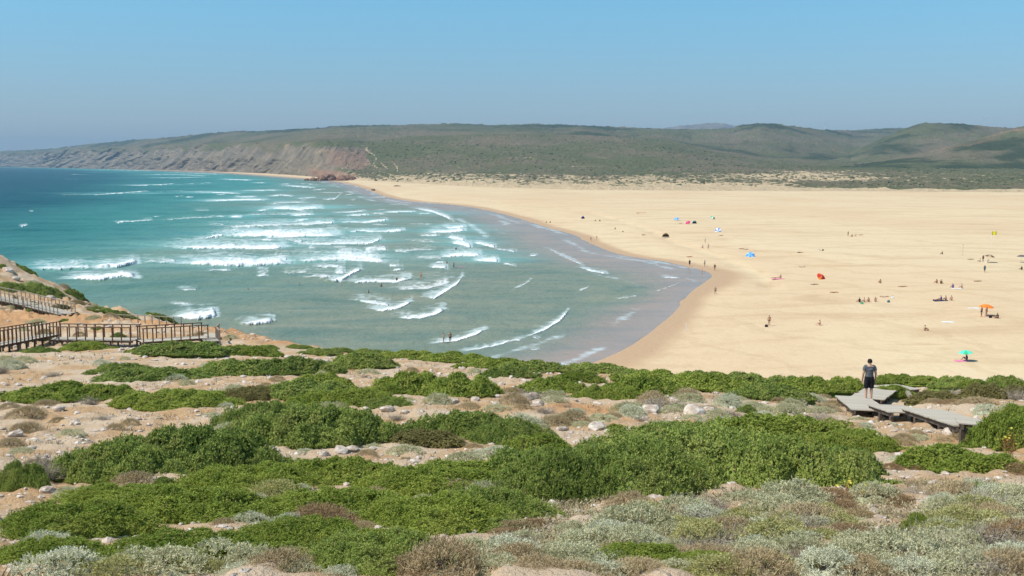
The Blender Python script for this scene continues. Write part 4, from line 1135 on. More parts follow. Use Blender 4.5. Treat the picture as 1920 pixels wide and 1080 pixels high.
# (px, py of the foot, width px, height px, kind)
for a in [
    # foreground mass, bottom left
    (95, 1010, 330, 60, 'b'), (330, 985, 380, 66, 'b'), (60, 1075, 300, 55, 'b'), (330, 1068, 400, 60, 'b'), (560, 1040, 330, 60, 'b'), (690, 1078, 320, 75, 'j'), (610, 985, 380, 60, 'b'),
    (790, 1000, 330, 66, 'b'), (440, 930, 300, 55, 'b'), (620, 918, 330, 55, 'b'), (820, 940, 330, 60, 'b'), (900, 975, 260, 55, 'j'), (210, 950, 260, 40, 'b'), (860, 900, 180, 34, 'b'), (950, 925, 150, 40, 'b'),
    # the two big dark ones behind it
    (180, 905, 260, 80, 'j'), (300, 890, 370, 95, 'j'), (400, 880, 190, 80, 'j'), (560, 838, 330, 80, 'j'), (650, 828, 160, 62, 'j'), (30, 925, 110, 60, 'j'), (490, 810, 200, 55, 'j'),
    (870, 825, 250, 52, 'j'), (950, 832, 180, 42, 'j'), (790, 838, 140, 30, 'o'), (1010, 850, 130, 34, 'b'),
    # the large one in the middle
    (1040, 945, 240, 100, 'j'), (1180, 935, 330, 110, 'j'), (1340, 905, 420, 105, 'j'), (1500, 915, 330, 100, 'j'), (1470, 835, 360, 52, 'b'), (1280, 850, 300, 55, 'j'), (1600, 900, 150, 60, 'j'), (1610, 850, 180, 42, 'b'),
    (990, 900, 170, 60, 'j'),
    # right edge
    (1780, 880, 170, 44, 'b'), (1905, 848, 130, 78, 'b'), (1925, 815, 90, 60, 'b'), (1860, 890, 150, 40, 'b'), (1920, 800, 90, 36, 'j'),
    # bottom centre
    (1210, 1070, 220, 46, 'b'), (1330, 1078, 160, 38, 'b'), (1728, 1005, 60, 42, 'b'), (1155, 812, 42, 16, 'b'),
    # middle ground, left
    (90, 755, 210, 28, 'b'), (195, 752, 120, 26, 'b'), (300, 768, 230, 34, 'b'), (260, 716, 190, 22, 'j'), (215, 702, 100, 18, 'j'), (335, 670, 190, 22, 'j'), (265, 665, 60, 12, 'j'), (150, 658, 90, 16, 'b'), (65, 662, 60, 10, 'j'),
    (450, 668, 110, 18, 'b'), (440, 704, 170, 26, 'j'), (545, 704, 150, 28, 'j'), (672, 692, 126, 26, 'j'), (500, 668, 60, 12, 'b'), (560, 748, 180, 28, 'j'), (640, 764, 190, 30, 'b'), (590, 730, 130, 24, 'b'), (470, 752, 120, 24, 'o'), (385, 752, 80, 18, 'b'),
    (770, 738, 150, 36, 'b'), (860, 745, 150, 38, 'b'), (725, 742, 60, 18, 'b'), (705, 765, 110, 18, 'j'),
    # ridge
    (700, 668, 120, 12, 'j'), (770, 672, 120, 14, 'b'), (600, 668, 70, 10, 'j'), (850, 680, 130, 16, 'b'), (930, 692, 130, 18, 'b'), (1000, 700, 150, 20, 'j'), (950, 710, 100, 18, 'j'), (1035, 738, 130, 26, 'b'), (1085, 718, 80, 20, 'b'),
    (1150, 752, 140, 32, 'b'), (1210, 748, 170, 36, 'b'), (1120, 702, 130, 18, 'j'), (1250, 722, 150, 22, 'b'), (1340, 735, 170, 28, 'b'), (1400, 725, 120, 22, 'j'), (1460, 752, 150, 26, 'j'), (1330, 715, 110, 16, 'j'), (1530, 738, 130, 24, 'b'), (1590, 735, 80, 22, 'b'), (1480, 728, 100, 20, 'j'), (1200, 712, 100, 16, 'j'),
    (1690, 722, 90, 16, 'b'), (1680, 748, 76, 22, 'b'), (1740, 724, 80, 14, 'b'), (1800, 730, 90, 20, 'j'), (1850, 748, 70, 30, 'o'), (1895, 728, 80, 20, 'j'), (1920, 742, 60, 20, 'o'), (1760, 752, 80, 22, 'o'), (1835, 728, 60, 16, 'b'),
    # lower headland on the left
    (10, 545, 50, 12, 'j'), (70, 552, 76, 14, 'j'), (80, 522, 50, 8, 'o'), (45, 508, 50, 7, 'j'), (135, 556, 44, 12, 'j'), (100, 531, 40, 8, 'o'), (185, 586, 56, 9, 'j'), (225, 594, 50, 9, 'j'), (150, 572, 60, 9, 'o'), (300, 601, 50, 7, 'j'), (350, 606, 40, 6, 'o'), (110, 580, 30, 8, 'o'),
    (500, 655, 40, 8, 'j'), (460, 622, 40, 6, 'j'), (405, 612, 50, 6, 'o'), (560, 655, 46, 8, 'j'), (640, 660, 46, 8, 'j'),
]:
    shrub(*a)

# small cushions, sage scrub and dry plants -------------------------------------------------
SG = [shrub_mesh('foliage', 101 + k, 1.0, 0.9, 0.30, 700, 11, 0.034, 0.015, 0.13, 0.10, sprig=0.09, up=.5, spread=1.2, wind=(.05, 0), core_k=.55) for k in range(4)]
SP = [shrub_mesh('foliage', 121 + k, 1.0, 0.9, 0.28, 1000, 8, 0.044, 0.009, 0.17, 0.08, sprig=0.10, up=.6, spread=1.0, wind=(.1, 0), core_k=.5) for k in range(3)]   # fine, wiry
TW = []
for k in range(3):
    V, Fc = twig_arrays(200 + k, 1.0, 0.42, 120, 0.005, 0.3)
    me = mesh_np('twigs', V, Fc); attr_f(me, 'tint', np.random.default_rng(k).random(len(V))); TW.append(me)
KINDS = {
    'sage': (SG, M_SAGE, 'grey green sage cushion'), 'silver': (SG, M_SILV, 'pale silvery cushion shrub'), 'yellow': (SG, M_YELG, 'yellowish green cushion shrub'),
    'dry': (SP, M_DRY, 'dry brown wiry cushion plant'), 'rust': (SP, M_RUST, 'rusty red dried plant'), 'twig': (TW, M_GREY, 'bare grey twiggy bush'), 'straw': (SP, M_STRAW, 'straw coloured tussock'),
    'green': (JS, M_JUN, 'small fresh green bush'),
}


def cushion(px, py, w, kind, tall=0.5):
    p = ground_at(px, py)
    if px < 940 and 890 < py < 1030: p.z += 0.05; tall += .06      # growing up through the green mats
    W = (1.02 if py > 930 else 0.9) * w * p.y / FPX
    ms, mat, d = KINDS[kind]
    rnd = random.Random(int(px * 13 + py * 7))
    base = 1.6 if ms is JS else 1.0
    o = thing({'twig': 'twiggy_bush', 'straw': 'grass_tussock', 'rust': 'dried_plant', 'green': 'green_bush'}.get(kind, 'cushion_shrub'), '', 'tussock' if kind == 'straw' else 'shrub', (p.x, p.y, p.z - 0.03), tilt(p.x, p.y, rnd.uniform(0, 6.28)))
    k = W / base
    o.scale = (k * rnd.uniform(.9, 1.15), k * rnd.uniform(.9, 1.2), k * rnd.uniform(.8, 1.15) * (.35 + tall) / 1.05)
    link('foliage' if kind != 'twig' else 'twigs', rnd.choice(ms), mat, o)
    if kind != 'twig' and w > 60:
        s = link('stem', ST[rnd.randrange(2)], M_STEM, o); s.scale = (.6 * base, .55 * base, .34 * base)
    PLANTS.append((o, px, py, d))
    return o


# the ones that stand out in the photograph
for a in [
    (470, 1068, 130, 'sage'), (545, 1062, 120, 'yellow'), (520, 1080, 150, 'dry'), (970, 1066, 150, 'dry'), (1040, 1062, 130, 'sage'), (1075, 1082, 140, 'dry'), (560, 1080, 120, 'sage'), (1010, 1082, 130, 'dry'), (1085, 1070, 110, 'sage'), (1150, 1082, 120, 'silver'), (1250, 1045, 90, 'sage'), (640, 1084, 90, 'silver'), (1060, 1045, 110, 'sage'), (85, 1040, 130, 'silver', .6), (120, 1078, 170, 'silver'), (300, 1078, 190, 'sage'), (215, 1082, 150, 'yellow'), (460, 1085, 120, 'silver'), (420, 1062, 170, 'sage', .6), (380, 1075, 110, 'yellow'), (540, 1082, 90, 'silver'), (830, 1082, 200, 'dry', .6), (770, 1078, 130, 'dry'), (930, 1078, 120, 'sage'), (890, 1050, 130, 'sage'),
    (400, 965, 90, 'dry'), (470, 965, 110, 'sage'), (520, 945, 120, 'yellow'), (470, 990, 80, 'silver'), (600, 995, 130, 'rust', .45), (635, 985, 60, 'twig'), (540, 1000, 90, 'silver'), (420, 995, 60, 'dry'), (430, 918, 60, 'silver', .35), (480, 915, 60, 'sage', .35),
    (90, 893, 100, 'twig', .6), (330, 962, 60, 'twig', .5), (700, 940, 70, 'dry', .4), (760, 985, 80, 'sage', .5), (200, 1000, 60, 'yellow', .4), (560, 925, 60, 'silver', .4), (680, 1000, 60, 'dry', .5), (860, 990, 70, 'yellow', .4), (80, 905, 110, 'twig', .6), (250, 918, 90, 'dry', .6), (130, 933, 60, 'sage', .35), (305, 918, 60, 'green', .6), (245, 798, 46, 'dry', .6), (190, 790, 50, 'twig', .5), (50, 785, 80, 'dry', .6), (50, 812, 70, 'dry', .5), (20, 862, 40, 'twig'), (110, 792, 40, 'dry'),
    (650, 838, 50, 'dry'), (700, 842, 40, 'sage'), (570, 852, 50, 'silver', .35), (510, 868, 60, 'twig'), (540, 880, 60, 'yellow', .4), (870, 870, 110, 'sage', .4), (760, 850, 70, 'sage', .35), (930, 862, 120, 'silver', .35), (990, 848, 70, 'twig'), (985, 868, 60, 'sage'),
    (860, 935, 110, 'dry', .55), (920, 945, 110, 'sage', .6), (1165, 925, 90, 'silver', .9), (1180, 960, 110, 'dry', .6), (1210, 965, 90, 'dry', .6), (1070, 1005, 70, 'sage', .9), (1000, 990, 60, 'rust', .5), (985, 1020, 80, 'sage'),
    (1140, 975, 40, 'twig'), (1185, 1000, 200, 'sage', .4), (1260, 985, 120, 'dry', .45), (1330, 960, 120, 'twig', .45), (1400, 955, 120, 'sage'), (1480, 955, 150, 'sage', .6), (1360, 1020, 120, 'twig', .45), (1420, 1005, 120, 'silver'), (1460, 1025, 160, 'yellow', .6), (1520, 1000, 130, 'sage'),
    (1490, 1065, 130, 'twig', .5), (1400, 1060, 120, 'silver', .5), (1420, 1082, 200, 'straw', .4), (1690, 1060, 180, 'sage', .8), (1720, 1082, 150, 'silver', .5), (1560, 940, 90, 'rust', .4), (1695, 945, 70, 'rust', .4), (1840, 965, 120, 'twig', .6), (1890, 960, 110, 'sage'), (1830, 930, 130, 'silver', .4),
    (1860, 1035, 160, 'twig', .6), (1800, 1040, 120, 'sage', .7), (1825, 1065, 90, 'dry'), (1885, 1070, 110, 'dry', .6), (1770, 1010, 110, 'sage'), (1640, 985, 60, 'rust', .35), (1690, 870, 70, 'silver', .5), (1715, 880, 40, 'rust', .5), (1670, 880, 60, 'rust', .5), (1880, 880, 70, 'rust', .8), (1905, 890, 60, 'rust', .8), (1820, 880, 60, 'twig'),
    (1510, 870, 40, 'sage', .3), (1610, 1070, 110, 'dry', .5), (1590, 1050, 90, 'rust', .45),
    # around the boardwalk
    (1585, 776, 34, 'twig', .3), (1540, 778, 70, 'sage', .3), (1668, 800, 50, 'silver', .3), (1612, 790, 50, 'sage', .25), (1720, 822, 50, 'sage', .3), (1770, 826, 40, 'dry', .3), (1730, 752, 60, 'dry', .5), (1790, 745, 60, 'twig', .5), (1830, 760, 80, 'dry', .35), (1790, 758, 70, 'rust', .2), (1720, 758, 46, 'rust', .2), (1850, 774, 70, 'silver', .3), (1895, 772, 60, 'sage', .4), (1905, 750, 60, 'twig', .6), (1800, 825, 50, 'dry', .5), (1560, 762, 50, 'dry', .4), (1890, 785, 60, 'dry'),
    # bare strip in the middle
    (1050, 790, 60, 'sage', .5), (1020, 775, 60, 'twig', .4), (1060, 765, 36, 'twig'), (1130, 790, 70, 'sage', .4), (1150, 785, 50, 'dry'), (1260, 775, 60, 'sage', .4), (1300, 790, 60, 'sage', .4), (1370, 780, 60, 'twig', .4), (1400, 775, 50, 'green', .7), (1330, 770, 50, 'dry', .4), (1440, 775, 60, 'sage', .5), (1490, 775, 70, 'sage', .4), (1005, 798, 60, 'silver', .3), (1090, 800, 50, 'sage', .3),
    (1420, 790, 60, 'dry', .4), (1240, 805, 60, 'sage'), (1200, 790, 40, 'twig'), (980, 768, 50, 'dry', .4), (930, 770, 60, 'sage', .3), (880, 765, 50, 'dry', .3), (1110, 745, 40, 'sage', .4), (1290, 752, 60, 'sage', .4), (1380, 752, 50, 'sage', .4),
    (20, 690, 60, 'silver', .4), (45, 680, 50, 'sage', .4), (10, 675, 40, 'sage', .4), (190, 685, 50, 'silver', .5), (210, 705, 40, 'silver', .5), (330, 715, 60, 'silver', .45), (350, 722, 40, 'sage', .4), (390, 690, 40, 'silver', .5), (100, 706, 40, 'twig', .5), (235, 675, 30, 'sage', .4), (440, 735, 60, 'sage', .4), (520, 715, 40, 'dry', .4),
    (620, 770, 60, 'sage', .4), (545, 735, 40, 'dry'), (820, 755, 70, 'sage', .4), (690, 700, 50, 'sage', .3), (960, 738, 60, 'dry', .4), (890, 700, 40, 'sage', .3),
]:
    cushion(*a)

random.seed(99)
_spots = [(o.location.x, o.location.y) for o, *_ in PLANTS]


def free_scatter(n, x0, x1, y0, y1, kinds, w0, w1, gap, ok=lambda x, y: True):
    k = 0
    for _ in range(n * 12):
        if k >= n: break
        px = random.uniform(x0, x1); py = y0 + (y1 - y0) * random.random()
        if not ok(px, py): continue
        p = ground_at(px, py)
        g = gap * (0.5 + 0.5 * p.y / 12)
        if any((p.x - a) ** 2 + (p.y - b) ** 2 < g * g for a, b in _spots): continue
        _spots.append((p.x, p.y))
        cushion(px, py, random.uniform(w0, w1) * max(.26, 0.35 + 0.65 * (py - 640) / 440), random.choice(kinds), random.uniform(.4, .65))
        k += 1


free_scatter(150, 940, 1930, 935, 1085, ['sage'] * 6 + ['silver'] * 2 + ['yellow'] * 3 + ['dry'] * 3 + ['twig', 'twig', 'rust', 'straw', 'green'], 80, 165, 0.24, lambda x, y: (y > 985 - 0.05 * (x - 960) or x > 1600) and (x - 1690) ** 2 / 90 ** 2 + (y - 962) ** 2 / 22 ** 2 > 1 and (x - 1645) ** 2 / 50 ** 2 + (y - 1005) ** 2 / 30 ** 2 > 1 and (x - 1030) ** 2 / 60 ** 2 + (y - 1005) ** 2 / 28 ** 2 > 1)
free_scatter(40, 960, 1560, 745, 815, ['sage', 'sage', 'dry', 'twig', 'silver'], 80, 150, 0.32)
free_scatter(14, 1540, 1920, 742, 840, ['sage', 'dry', 'dry', 'silver', 'straw'], 50, 90, 0.4, lambda x, y: y > 812 + (x - 1750) * .15 or (x > 1730 and y < 757) or x < 1565)
free_scatter(40, 0, 960, 690, 880, ['sage', 'dry', 'twig', 'silver', 'dry'], 50, 110, 0.6)
free_scatter(34, 0, 520, 500, 640, ['dry', 'sage', 'twig', 'dry', 'green'], 70, 130, 0.25)
free_scatter(10, 380, 960, 900, 1000, ['sage', 'silver', 'yellow', 'dry'], 60, 110, 0.4)

# yellow flowering stalks beside the big shrub and at the right edge
M_RED = simple('red_stalk', (0.24, 0.10, 0.05), 0.9)


def flower(px, py, hpx, n, lab):
    p = ground_at(px, py); H = hpx * p.y / FPX
    V, Fc = twig_arrays(int(px), H * .8, H, n, 0.006, .12)
    o = thing('flowering_plant', lab, 'flower', p)
    link('stem', mesh_np('stem', V, Fc), M_RED, o)
    rng = random.Random(px)
    cup = []; cf = []
    for k in range(6):
        a = k * 1.047; cup += [(0, 0, 0), (math.cos(a - .4) * .02, math.sin(a - .4) * .02, .014), (math.cos(a + .4) * .02, math.sin(a + .4) * .02, .014)]
        cf.append((3 * k, 3 * k + 1, 3 * k + 2))
    fm = mesh_np('flower_head', np.array(cup), np.array(cf))
    tips = V.reshape(-1, 3)[np.argsort(-V[:, 2])[: n * 6: 6]]
    for q in tips[: n]:
        f = link('flower_head', fm, M_PETAL, o, loc=tuple(q)); s = rng.uniform(1.0, 1.7); f.scale = (s, s, s); f.rotation_euler = (rng.uniform(-.6, .6), rng.uniform(-.6, .6), 0)


flower(1580, 935, 44, 12, 'yellow flowering stalks in front of the big middle juniper')
flower(1890, 860, 60, 16, 'yellow flowers over reddish stalks at the right edge')
flower(1620, 938, 30, 8, 'shorter yellow flowering stalks right of the taller ones')

# stones --------------------------------------------------------------------------------
import bmesh


def rock_mesh(seed, n=2):
    bm = bmesh.new(); bmesh.ops.create_icosphere(bm, subdivisions=n, radius=0.5)
    rng = random.Random(seed)
    ax = [Vector((rng.gauss(0, 1), rng.gauss(0, 1), rng.gauss(0, 1))).normalized() for _ in range(9)]
    off = [rng.uniform(.26, .42) for _ in ax]
    for v in bm.verts:
        for a, d in zip(ax, off):
            t = v.co.dot(a)
            if t > d: v.co -= a * (t - d) * 0.9
        v.co *= 1 + rng.uniform(-.05, .05)
    me = bpy.data.meshes.new('rock'); bm.to_mesh(me); bm.free()
    return me


t = NT('limestone'); ob = t.obj()
nz = t.noise(ob, 3.0, 6, .65)
M_ROCK = t.done(t.bsdf(t.mix(t.ramp(nz, .35, .68), (0.40, 0.31, 0.23), (0.70, 0.63, 0.54)), .93, .15, t.bump(nz, .9, .06)))
ROCKS = [rock_mesh(s) for s in range(5)]
ROCK_LIST = []


def rock(px, py, w, flat=0.55):
    p = ground_at(px, py); W = w * p.y / FPX
    rnd = random.Random(int(px * 3 + py * 5))
    o = link('rock', rnd.choice(ROCKS), M_ROCK, None, (p.x, p.y, p.z + 0.08 * W), (rnd.uniform(-.2, .2), rnd.uniform(-.2, .2), rnd.uniform(0, 6.3)), (W, W * rnd.uniform(.7, 1), W * flat))
    tag(o, '', 'rock', 'pale limestone rocks on the headland')
    PLANTS.append((o, px, py, 'pale limestone rock'))


for a in [(1220, 775, 50), (1190, 770, 36), (1300, 776, 56), (1330, 772, 30), (1120, 805, 46), (1055, 808, 30), (1140, 812, 24), (1310, 778, 24), (1000, 745, 30), (985, 752, 40), (1030, 752, 26), (1240, 772, 26), (1270, 770, 20), (1815, 925, 44, .4), (1640, 965, 34), (1720, 965, 30), (1740, 968, 24), (1632, 1015, 38), (1585, 1055, 46), (1640, 1045, 30), (1748, 1012, 32), (1550, 955, 26, .4), (1780, 815, 40), (1740, 812, 24),
          (725, 772, 34), (685, 770, 20), (760, 775, 22), (640, 848, 40), (605, 855, 30), (660, 846, 30), (700, 845, 26), (830, 880, 24), (110, 770, 30), (30, 820, 40), (15, 835, 30), (60, 830, 26), (90, 925, 40), (110, 930, 30), (280, 935, 34), (230, 938, 30), (180, 936, 26), (140, 795, 26), (500, 665, 16), (610, 680, 22), (540, 672, 22), (930, 745, 20), (960, 748, 24), (890, 752, 24), (850, 755, 26), (1010, 760, 30), (940, 722, 18),
          (15, 510, 26, .6), (40, 500, 22, .6), (60, 543, 40, .3), (95, 562, 24), (30, 525, 22), (1080, 735, 20), (1390, 742, 18), (1360, 745, 20), (1420, 742, 16), (1260, 750, 18)]:
    rock(*a)
random.seed(5)
for _ in range(60):
    px = random.uniform(0, 1550); py = random.uniform(668, 870)
    rock(px, py, random.uniform(12, 22) * (0.4 + .6 * (py - 640) / 200), random.uniform(.4, .7))


def pebbles():
    rng = np.random.default_rng(8)
    tx = rng.uniform(-.56, .56, 9000); D = 7 + 88 * rng.random(9000) ** 1.6
    x = tx * D; m = fbm(x / 4, D / 4, 77, 3) > -0.25
    x = x[m]; D = D[m]
    z = head_fine(x, D)
    S = (0.022 + 0.075 * rng.random(len(x)) ** 3) * (0.65 + D / 38)
    me, tint = blob_mesh('pebbles', np.stack([x, D, z], -1), S, 9, .6)
    stuff(link('pebbles', me, M_ROCK))
    # the close carpet of tiny grey and dry plants at the lower right
    n = 5200
    px = rng.uniform(940, 1960, n); D = rng.uniform(6.8, 17, n); x = (px - 960) / FPX * D
    m = fbm(x / 1.2, D / 1.6, 79, 3) > -0.08
    x = x[m]; D = D[m]; z = head_z(x, D)
    L = 16
    o = np.repeat(np.stack([x, D, z], -1), L, 0) + rng.normal(0, .065, (len(x) * L, 3)) * np.array([1, 1, .35]) + np.array([0, 0, .03])
    ld = rng.normal(0, .8, (len(o), 3)) + np.array([0, 0, .6]); ld /= np.linalg.norm(ld, axis=1, keepdims=True)
    sdv = np.cross(ld, rng.normal(0, 1, (len(o), 3))); sdv /= np.linalg.norm(sdv, axis=1, keepdims=True)
    s = (0.03 + .03 * rng.random(len(o)))[:, None]
    V = np.stack([o - sdv * s * .2, o + sdv * s * .2, o + ld * s], 1).reshape(-1, 3)
    me = mesh_np('ground_cover', V, np.arange(len(V)).reshape(-1, 3))
    attr_f(me, 'tint', np.repeat(np.repeat(rng.random(len(x)), L), 3) * .88)
    stuff(link('ground_cover', me, foliage_mat('ground_cover', (0.27, 0.20, 0.115), (0.50, 0.48, 0.29), .15)))
    # low dry stalks, seedlings and litter between the shrubs: nobody could count them
    n = 2600
    tx = rng.uniform(-.56, .56, n * 2); D = 7 + 55 * rng.random(n * 2) ** 1.4; x = tx * D
    m = fbm(x / 3, D / 3, 78, 3) > -0.1
    x = x[m][:n]; D = D[m][:n]; z = head_z(x, D)
    L = 9
    o = np.repeat(np.stack([x, D, z - .02], -1), L, 0) + rng.normal(0, .07, (len(x) * L, 3)) * np.array([1, 1, .1])
    ld = rng.normal(0, .55, (len(o), 3)) + np.array([0, 0, .9]); ld /= np.linalg.norm(ld, axis=1, keepdims=True)
    sdv = np.cross(ld, rng.normal(0, 1, (len(o), 3))); sdv /= np.linalg.norm(sdv, axis=1, keepdims=True)
    s = (0.05 + .12 * rng.random(len(o)))[:, None] * (0.7 + np.repeat(D, L)[:, None] / 60)
    V = np.stack([o - sdv * s * .07, o + sdv * s * .07, o + ld * s], 1).reshape(-1, 3)
    me = mesh_np('ground_litter', V, np.arange(len(V)).reshape(-1, 3))
    attr_f(me, 'tint', np.repeat(np.repeat(rng.random(len(x)), L), 3) * .88)
    stuff(link('ground_litter', me, foliage_mat('ground_litter', (0.15, 0.11, 0.055), (0.32, 0.29, 0.17), .15)))


pebbles()

# ------------------------------------------------------------------ boardwalks
def wood(name, a, b):
    t = NT(name); ob = t.obj()
    gr = t.noise(t.scale(ob, (1.5, 40, 40)), 1.0, 4, .6)
    oi = t.n('ObjectInfo', 5)
    f = t.math('ADD', t.math('MULTIPLY', gr, .6), t.math('MULTIPLY', oi, .4))
    return t.done(t.bsdf(t.mix(f, (*a, 1), (*b, 1)), .85, .2, t.bump(gr, .3, .01)))


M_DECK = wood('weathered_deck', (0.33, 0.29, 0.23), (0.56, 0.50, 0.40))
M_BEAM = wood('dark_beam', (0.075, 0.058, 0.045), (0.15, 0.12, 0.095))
M_BROWN = wood('brown_timber', (0.10, 0.052, 0.030), (0.20, 0.115, 0.066))
M_GREYW = wood('grey_timber', (0.22, 0.18, 0.135), (0.36, 0.30, 0.23))


def box_mesh(name):
    bm = bmesh.new(); bmesh.ops.create_cube(bm, size=1.0)
    bmesh.ops.bevel(bm, geom=list(bm.edges), offset=0.03, segments=1, affect='EDGES')
    me = bpy.data.meshes.new(name); bm.to_mesh(me); bm.free(); return me


UNIT = box_mesh('timber')


def bar(name, a, b, w, h, mat, parent):
    a = Vector(a); b = Vector(b); d = b - a
    o = link(name, UNIT, mat, parent)
    o.location = (a + b) / 2
    o.rotation_euler = d.to_track_quat('X', 'Z').to_euler()
    o.scale = (d.length, w, h)
    return o


def boardwalk(name, label, spans, width, rails, m_deck, m_rail, plank=0.15, post_gap=0.75, rail_h=1.0, drop=0.55, group=None, ground=None):
    """spans: list of (start, end) points along the middle of the deck top; each span is a straight level-across platform."""
    base = Vector(spans[0][0]); base.z -= drop
    root = thing(name, label, 'boardwalk', base, None, group)
    gnd = ground or gz

    def L(v): return Vector(v) - base
    for si, (a, b) in enumerate(spans):
        a = Vector(a); b = Vector(b); d = b - a; n = max(3, int(d.length / plank)); u = d.normalized()
        s = Vector((u.y, -u.x, 0)).normalized()
        rnd = random.Random(si * 7 + int(a.x * 10))
        for k in range(n):
            c = a + d * ((k + .5) / n)
            wob = rnd.uniform(-.02, .02)
            bar('plank', L(c - s * (width / 2 + wob)), L(c + s * (width / 2 - wob)), d.length / n - .016, 0.035, m_deck, root).location.z += -0.0175 + rnd.uniform(-.003, .003)
        for e in (-1, 1):
            off = s * e * (width / 2 - .12)
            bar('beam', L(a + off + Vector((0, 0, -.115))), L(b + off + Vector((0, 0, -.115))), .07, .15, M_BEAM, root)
        m = max(2, int(d.length / 1.6) + 1)
        for k in range(m):
            c = a + d * (0.04 + .92 * k / (m - 1))
            for e in (-1, 1):
                q = c + s * e * (width / 2 - .12)
                g = gnd(q.x, q.y) - .15
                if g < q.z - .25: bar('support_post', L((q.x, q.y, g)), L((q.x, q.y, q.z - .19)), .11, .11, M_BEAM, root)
        for e, on in ((-1, rails[0]), (1, rails[1])):
            if not on: continue
            np_ = max(2, int(round(d.length / post_gap)) + 1)
            for k in range(np_):
                c = a + d * (k / (np_ - 1) * .97 + .015) + s * e * (width / 2 + .045)
                bar('rail_post', L(c + Vector((0, 0, -.22))), L(c + Vector((0, 0, rail_h - .03))), .075, .075, m_rail, root)
            o2 = s * e * (width / 2 + .045)
            bar('handrail', L(a + o2 + Vector((0, 0, rail_h))), L(b + o2 + Vector((0, 0, rail_h))), .13, .06, m_rail, root)
    return root


# right hand boardwalk with the man on it: stepped platforms down the slope
boardwalk('boardwalk', 'low grey plank boardwalk in stepped platforms under the walking man', [
    (at(1850, 796.5, 25.0), at(1843, 787, 26.5)),
    (at(1838, 799, 26.2), at(1727, 766.5, 33.6)),
    (at(1706, 773, 33.2), at(1660, 759, 36.6)),
    (at(1633, 769, 35.8), at(1597, 743, 41.4)),
], 1.35, (0, 0), M_DECK, M_BEAM)
boardwalk('boardwalk', 'far end of grey plank boardwalk turning right behind the walking man', [
    (at(1626, 746, 41.6), at(1652, 729, 46.2)),
    (at(1658, 728, 46.4), at(1703, 724.5, 47.6)),
], 1.35, (0, 0), M_DECK, M_BEAM)
# brown railed walk on the left
boardwalk('railed_boardwalk', 'brown railed boardwalk on posts at the left edge', [
    (at(-40, 652, 66), at(98, 626, 79)),
    (at(102, 634, 76), at(256, 636, 75)),
    (at(262, 639, 74), at(386, 631, 77)),
], 1.3, (1, 1), M_DECK, M_BROWN, .17, .72, 1.0)
boardwalk('boardwalk', 'short plank steps leaving the right end of the brown railed boardwalk', [
    (at(390, 633, 76.6), at(397, 625.5, 79.5)), (at(397.5, 640, 75.4), at(392, 634, 76.5)),
], 1.1, (0, 1), M_DECK, M_GREYW, .17, .8, .8)
boardwalk('railed_boardwalk', 'grey posted walkway just behind the brown railed boardwalk', [
    (at(206, 609, 96), at(330, 615, 92)),
], 1.5, (1, 0), M_DECK, M_GREYW, .18, 1.0, .9)
boardwalk('railed_boardwalk', 'upper grey railed boardwalk descending above orange earth', [
    (at(-60, 546, 127), at(60, 571, 118)), (at(60, 572, 118), at(126, 588, 112)),
], 1.9, (1, 1), M_DECK, M_GREYW, .19, 1.05, 1.05)
# timber edging by the boardwalk bend
o = bar('timber_log', at(1701, 735, 43.5) , at(1708, 745, 41.0), .14, .14, M_GREYW, None); tag(o, 'short grey timber lying beside the boardwalk bend', 'timber')

# ------------------------------------------------------------------ people
def skin_mesh(name, V, E, Rr, sub=2, root=0):
    me = bpy.data.meshes.new(name); me.from_pydata([tuple(v) for v in V], E, []); me.update()
    o = bpy.data.objects.new(name, me); COL.objects.link(o)
    mod = o.modifiers.new('s', 'SKIN'); mod.use_smooth_shade = True
    for i, d in enumerate(me.skin_vertices[0].data):
        r = Rr[i]; d.radius = r if isinstance(r, tuple) else (r, r); d.use_root = (i == root)
    if sub:
        ss = o.modifiers.new('b', 'SUBSURF'); ss.levels = sub; ss.render_levels = sub
    dg = bpy.context.evaluated_depsgraph_get(); dg.update()
    out = bpy.data.meshes.new_from_object(o.evaluated_get(dg)); out.name = name
    bpy.data.objects.remove(o); bpy.data.meshes.remove(me)
    out.materials.clear()
    return out


